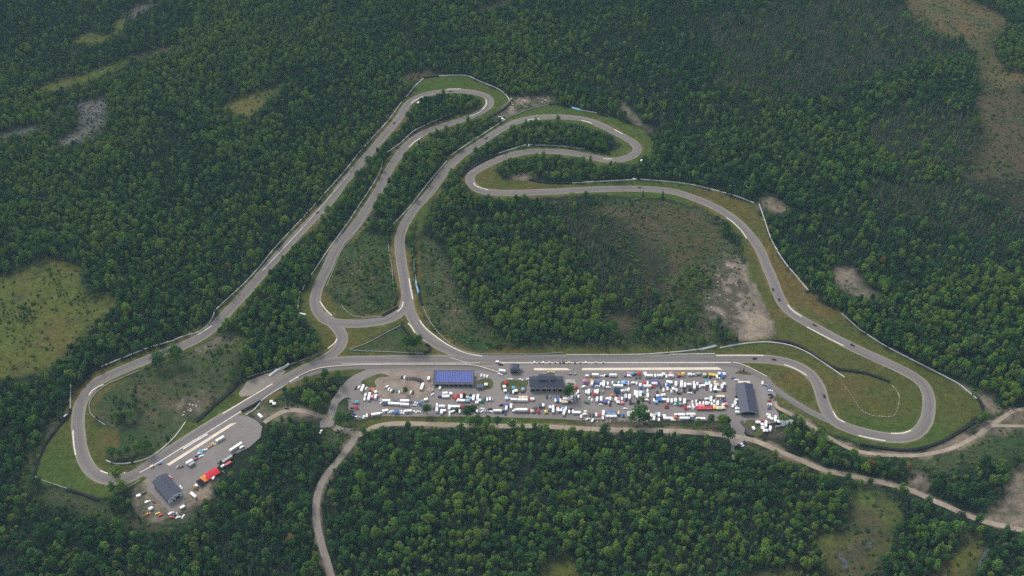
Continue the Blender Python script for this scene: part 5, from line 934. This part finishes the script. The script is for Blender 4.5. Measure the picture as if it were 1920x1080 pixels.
# ---- the largest in the picture, and those that stand alone, as trees of their own
single = []                                                     # (x, y, proto, scale, label, group)
WORD = dict(dark='dark green', mid='mid green', yellow='yellow green', olive='olive green', autumn='orange autumn', conifer='dark', tamarack='olive', dead='bare grey')
KN = dict(broadleaf_tree='broadleaf tree', conifer_tree='conifer', tamarack_tree='tamarack', dead_tree='dead tree', shrub='shrub')
B = lambda c, v=0: BR[c][v]
LONE = [(303,690,B('dark',2),1.2,'left of the pair beside the left straight'),(334,681,B('mid',2),1.25,'right of the pair beside the left straight'),(248,788,B('mid'),.8,'tallest in the clump on the lower left infield'),(235,792,B('dark',1),.7,'lower edge of the clump on the lower left infield'),(222,787,B('mid',2),.6,'left edge of the clump on the lower left infield'),(256,772,B('mid',1),.7,'right edge of the clump on the lower left infield'),(213,860,B('dark'),.9,'left end of the grove inside the lower left hairpin'),(243,855,B('dark',1),.7,'middle of the grove inside the lower left hairpin'),(262,850,B('yellow'),.75,'right part of the grove inside the lower left hairpin'),(278,848,B('mid',2),.75,'right end of the grove inside the lower left hairpin'),(228,858,B('mid'),.65,'second from left in the grove inside the lower left hairpin'),
 (315,825,CF[0],.7,'alone on grass inside the lower left hairpin'),(392,700,B('yellow',1),.55,'small, on the scrub left of the run-off patch'),(440,712,B('dark',2),.75,'by the rail left of the run-off patch'),(425,722,B('mid'),.55,'below the rail left of the run-off patch'),(325,714,B('dark'),.5,'in the middle of the left infield'),(225,903,B('yellow',2),1.0,'at the track edge below the lower left hairpin'),(233,925,B('yellow'),.95,'in front of the tree at the hairpin edge'),(216,928,B('mid',1),.8,'left of the yellow trees under the hairpin'),
 (761,739,B('dark'),.55,'at the lower edge of the gravel lot'),(801,777,B('dark',2),.72,'alone at the paddock edge between trailers'),(857,778,B('dark',1),.5,'first of three in front of the red canopies'),(876,784,B('dark',2),.85,'second of three in front of the red canopies'),(887,781,B('dark'),.8,'third of three in front of the red canopies'),(1068,745,B('mid',2),.85,'on the patio right of the clubhouse'),(1063,748,B('dark'),.8,'left of the patio tree by the clubhouse'),(1198,794,B('dark',2),1.25,'large round one at the bottom of the paddock'),(1184,794,B('mid'),.8,'left of the large round paddock tree'),(1210,796,B('dark'),.8,'right of the large round paddock tree'),(1196,763,B('dark',1),.5,'small left one of two in the third paddock row'),(1204,760,B('mid',1),.55,'small right one of two in the third paddock row'),
 (1331,798,B('dark',1),.85,'left of the pair at the paddock exit'),(1352,800,B('yellow',2),.85,'middle of the group at the paddock exit'),(1362,799,B('dark'),.7,'right of the group at the paddock exit'),(1363,828,B('dark',2),.9,'beside the lane junction below the paddock'),(1306,806,B('yellow'),.75,'below the bottom paddock row near the exit'),(1387,697,CF[1],.3,'small, on the grass sliver by the pit exit'),(1394,696,CF[0],.35,'second small one on the grass sliver by the pit exit'),
 (763,655,B('mid',2),.85,'left in the clump on the grass triangle'),(775,657,B('dark',2),.85,'middle of the clump on the grass triangle'),(786,655,B('mid'),1.0,'right in the clump on the grass triangle'),(708,570,CF[0],.75,'alone in the scrub above the tee junction'),(1205,367,CF[1],.7,'small, beside the upper right straight, left one'),(1242,372,CF[0],.8,'small, beside the upper right straight, right one'),(640,800,B('dark',2),.9,'beside the paved lane left of the paddock'),(655,797,B('dark'),.8,'right of the paved lane left of the paddock'),(582,760,B('mid',2),1.0,'left in the grove above the dirt track'),(600,768,B('mid'),.95,'middle of the grove above the dirt track'),(590,775,B('yellow',1),.85,'lower tree of the grove above the dirt track'),(612,715,B('dark'),.85,'in the wood strip right of the lower straight'),
 (880,800,B('mid'),.8,'first in the clump under the middle paddock'),(895,803,B('dark',2),.85,'second in the clump under the middle paddock'),(915,800,B('mid',1),.75,'third in the clump under the middle paddock'),(933,801,B('dark'),.75,'fourth in the clump under the middle paddock'),(960,806,B('mid',2),.7,'right of the clump under the middle paddock'),(1700,820 + 65,B('autumn'),.6,'by the sandy patch on the lane at right'),(1628,882,B('autumn'),.7,'orange topped, in the strip below the perimeter track'),(1620,890,B('yellow'),.85,'beside the orange tree below the perimeter track'),(1365,472,DD[0],1.3,'left of three bare trunks beside the right bend'),(1353,478,DD[0],1.3,'lower of the bare trunks beside the right bend'),(1359,468,DD[1],1.5,'middle of three bare trunks beside the right bend'),(1350,425,DD[1],1.5,'alone by the rocks inside the right bend')]
for x, y, k_, s_, lab in LONE:
    p = g(x, y); K, c = PROTO[k_][:2]; base_l = '%s %s' % (WORD[c], KN[K]); t = '%s %s' % (base_l, lab)
    t = ' '.join(t.split()[:16]); single.append((p.x, p.y, k_, s_ * 1.5, t, 'lone trees around the circuit'))
lone_xy = np.array([(a[0], a[1]) for a in single])
inframe = (px_ > 5) & (px_ < 1915) & (py_ < 1095) & np.isin(kind[I], [k for k in range(len(PROTO)) if PROTO[k][0] != 'shrub'])
order = np.argsort(-np.where(inframe, py_, -1e9))[:245]
sel = I[order]; rest = np.setdiff1d(I, sel)
dmin = np.min(np.hypot(tx[rest][:, None] - lone_xy[None, :, 0], ty[rest][:, None] - lone_xy[None, :, 1]), axis=1); rest = rest[dmin > 4.2]
def wood(x): return 'left of the forest road' if x < 605 else ('below the paddock' if x < 1390 else 'at bottom right')
info = defaultdict(list)
for q in sel:
    K, c = PROTO[kind[q]][:2]; rank = 'front rank' if by[q] > 1068 else ('second rank' if by[q] > 1040 else 'third rank')
    size = 'large' if sc[q] > 1.1 else ('small' if sc[q] < .85 else 'midsize')
    info[('%s %s %s' % (size, WORD[c], KN[K]), rank, wood(bx[q]))].append(q)
for (n_, rank, wd), L_ in info.items():
    L_.sort(key=lambda q: bx[q])
    for j, q in enumerate(L_):
        lab = '%s in %s %s' % (n_, rank, wd) + (', %s from left' % ordinal(j) if len(L_) > 1 else '')
        single.append((tx[q], ty[q], kind[q], sc[q], lab, 'nearest forest trees'))
for x, y, k_, s_, lab, gr in single:
    K, c, cm, tm = PROTO[k_]; rz_ = random.uniform(0, 6.28)
    if tm is None: o = obj(K, cm, None, (x, y, 0), (0, 0, rz_)); o.scale = (s_, s_, s_)
    else:
        o = empty(K, (x, y, 0), rz_); o.scale = (s_, s_, s_ * random.uniform(.9, 1.12)); obj('trunk', tm, o); obj('crown', cm, o)
    tag(o, lab, {'broadleaf_tree': 'tree', 'conifer_tree': 'tree', 'tamarack_tree': 'tree', 'dead_tree': 'dead tree', 'shrub': 'shrub'}[K], gr)
# ---- all the other trees: one forest nobody could count, instanced on points
protos = bpy.data.collections.new('forest_kinds')
for n_, (K, c, cm, tm) in enumerate(PROTO):
    bm = bmesh.new(); bm.from_mesh(cm)
    if tm is not None: bm.from_mesh(tm)
    m_ = bpy.data.meshes.new('forest_kind'); nf = len(cm.polygons); bm.faces.ensure_lookup_table()
    for i, f_ in enumerate(bm.faces): f_.material_index = 0 if i < nf else 1
    bm.to_mesh(m_); bm.free(); m_.materials.append(cm.materials[0]); m_.materials.append(bark)
    o = bpy.data.objects.new('kind_%02d' % n_, m_); protos.objects.link(o)
def growth(name, X, Y, K, turn, size3, label):
    """one object of points; geometry nodes set a tree or shrub of the point's kind on each"""
    N_ = len(X); pm = bpy.data.meshes.new(name); pm.vertices.add(N_); pm.vertices.foreach_set('co', np.c_[X, Y, np.full(N_, -.05)].astype(np.float32).ravel())
    def attr(n_, typ, data, f_='value'): a = pm.attributes.new(n_, typ, 'POINT'); a.data.foreach_set(f_, data)
    attr('kind', 'INT', K.astype(np.int32)); attr('turn', 'FLOAT', turn.astype(np.float32)); attr('size', 'FLOAT_VECTOR', size3.astype(np.float32).ravel(), 'vector')
    fo = obj(name, pm); tag(fo, label, name, kind='stuff'); fo.modifiers.new('growth', 'NODES').node_group = ng
ng = bpy.data.node_groups.new('plant_growth', 'GeometryNodeTree'); ng.interface.new_socket('Geometry', in_out='INPUT', socket_type='NodeSocketGeometry'); ng.interface.new_socket('Geometry', in_out='OUTPUT', socket_type='NodeSocketGeometry')
nn = ng.nodes; gi, go = nn.new('NodeGroupInput'), nn.new('NodeGroupOutput'); ip = nn.new('GeometryNodeInstanceOnPoints'); ci = nn.new('GeometryNodeCollectionInfo'); ci.inputs['Collection'].default_value = protos; ci.inputs['Separate Children'].default_value = True; ci.inputs['Reset Children'].default_value = True
def named(n_, t_): a = nn.new('GeometryNodeInputNamedAttribute'); a.data_type = t_; a.inputs['Name'].default_value = n_; return a.outputs['Attribute']
cb = nn.new('ShaderNodeCombineXYZ'); lk = ng.links.new; lk(named('turn', 'FLOAT'), cb.inputs['Z'])
m2p = nn.new('GeometryNodeMeshToPoints'); lk(gi.outputs[0], m2p.inputs[0])
lk(m2p.outputs[0], ip.inputs['Points']); lk(ci.outputs[0], ip.inputs['Instance']); ip.inputs['Pick Instance'].default_value = True; lk(named('kind', 'INT'), ip.inputs['Instance Index']); lk(cb.outputs[0], ip.inputs['Rotation']); lk(named('size', 'FLOAT_VECTOR'), ip.inputs['Scale']); lk(ip.outputs[0], go.inputs[0])
N_ = len(rest); s3 = sc[rest][:, None] * np.c_[RNG.uniform(.9, 1.1, N_), RNG.uniform(.9, 1.1, N_), RNG.uniform(.8, 1.3, N_)]
growth('forest', tx[rest], ty[rest], kind[rest], RNG.uniform(0, 6.28, N_), s3, 'dense mixed broadleaf and conifer forest around the circuit')
# ---- low growth: weeds, small bushes and tussocks over the scrub, bogs and rough ground
sp2 = 2.7; X2, Y2 = np.meshgrid(np.arange(-1000, 1000, sp2), np.arange(480, 1640, sp2)); x2 = X2.ravel() + RNG.uniform(-.5, .5, X2.size) * sp2; y2 = Y2.ravel() + RNG.uniform(-.5, .5, X2.size) * sp2
b2 = proj(x2, y2, 0.0); f2 = (b2[0] > -20) & (b2[0] < 1940) & (b2[1] > -20) & (b2[1] < 1100); x2, y2 = x2[f2], y2[f2]; b2 = (b2[0][f2], b2[1][f2])
def in2(L):
    m = np.zeros(len(x2), bool)
    for P in L: m |= inpoly(b2[0], b2[1], P)
    return m
c2, d2 = fbm(x2, y2, 22, 1), fbm(x2, y2, 70, 4)
pr = .50 * in2(SCRUB) * np.clip((c2 - .34) * 3.2, .05, 1); pr = np.maximum(pr, .20 * in2(MARSH) * np.clip((c2 - .38) * 3, .05, 1)); pr = np.maximum(pr, .16 * in2(BROWN + TAN)); pr = np.maximum(pr, .22 * in2(RUBBLE) * (c2 > .45)); pr = np.maximum(pr, .4 * in2(GREYBOG))
pr = np.where(in2([SCRUB[0]]), pr * .4, pr); off = in2(MOWN) | in2(LOT) | (dist_lines(x2, y2, TRACKS, 14) < 11) | (dist_lines(x2, y2, [(p, False) for p in PATHS], 6) < 4.0) | (in2(DIRT) & (c2 < .6))
ok = (RNG.random(len(x2)) < pr) & ~off; x2, y2, c2, d2 = x2[ok], y2[ok], c2[ok], d2[ok]
q2 = d2 + RNG.normal(0, .16, len(x2)); k2 = np.where(q2 < .42, SH['dark'], np.where(q2 < .56, SH['mid'], np.where(q2 < .66, SH['olive'], SH['yellow'])))
z2 = np.clip(RNG.normal(.50, .20, len(x2)), .22, 1.1)[:, None] * np.c_[np.ones(len(x2)), np.ones(len(x2)), RNG.uniform(.6, 1.1, len(x2))]
growth('undergrowth', x2, y2, k2, RNG.uniform(0, 6.28, len(x2)), z2, 'low weeds and bushes over the rough open ground')
print('undergrowth', len(x2))
print('forest', len(rest), 'single', len(single), 'vehicles', len(items))
# ------------------------------------------------------------------ air: one even box of haze round the camera and everything else
hm = bpy.data.materials.new('haze_air'); hm.use_nodes = True; t = hm.node_tree; t.nodes.clear()
hv = t.nodes.new('ShaderNodeVolumePrincipled'); ho = t.nodes.new('ShaderNodeOutputMaterial'); t.links.new(hv.outputs[0], ho.inputs['Volume'])
hv.inputs['Color'].default_value = (.44, .72, .92, 1); hv.inputs['Density'].default_value = .000046; hv.inputs['Anisotropy'].default_value = 0.0
mb = MB(); mb.box(-13000, 13000, -13000, 13000, -1.2, 900); tag(mb.build('haze', hm), kind='stuff')
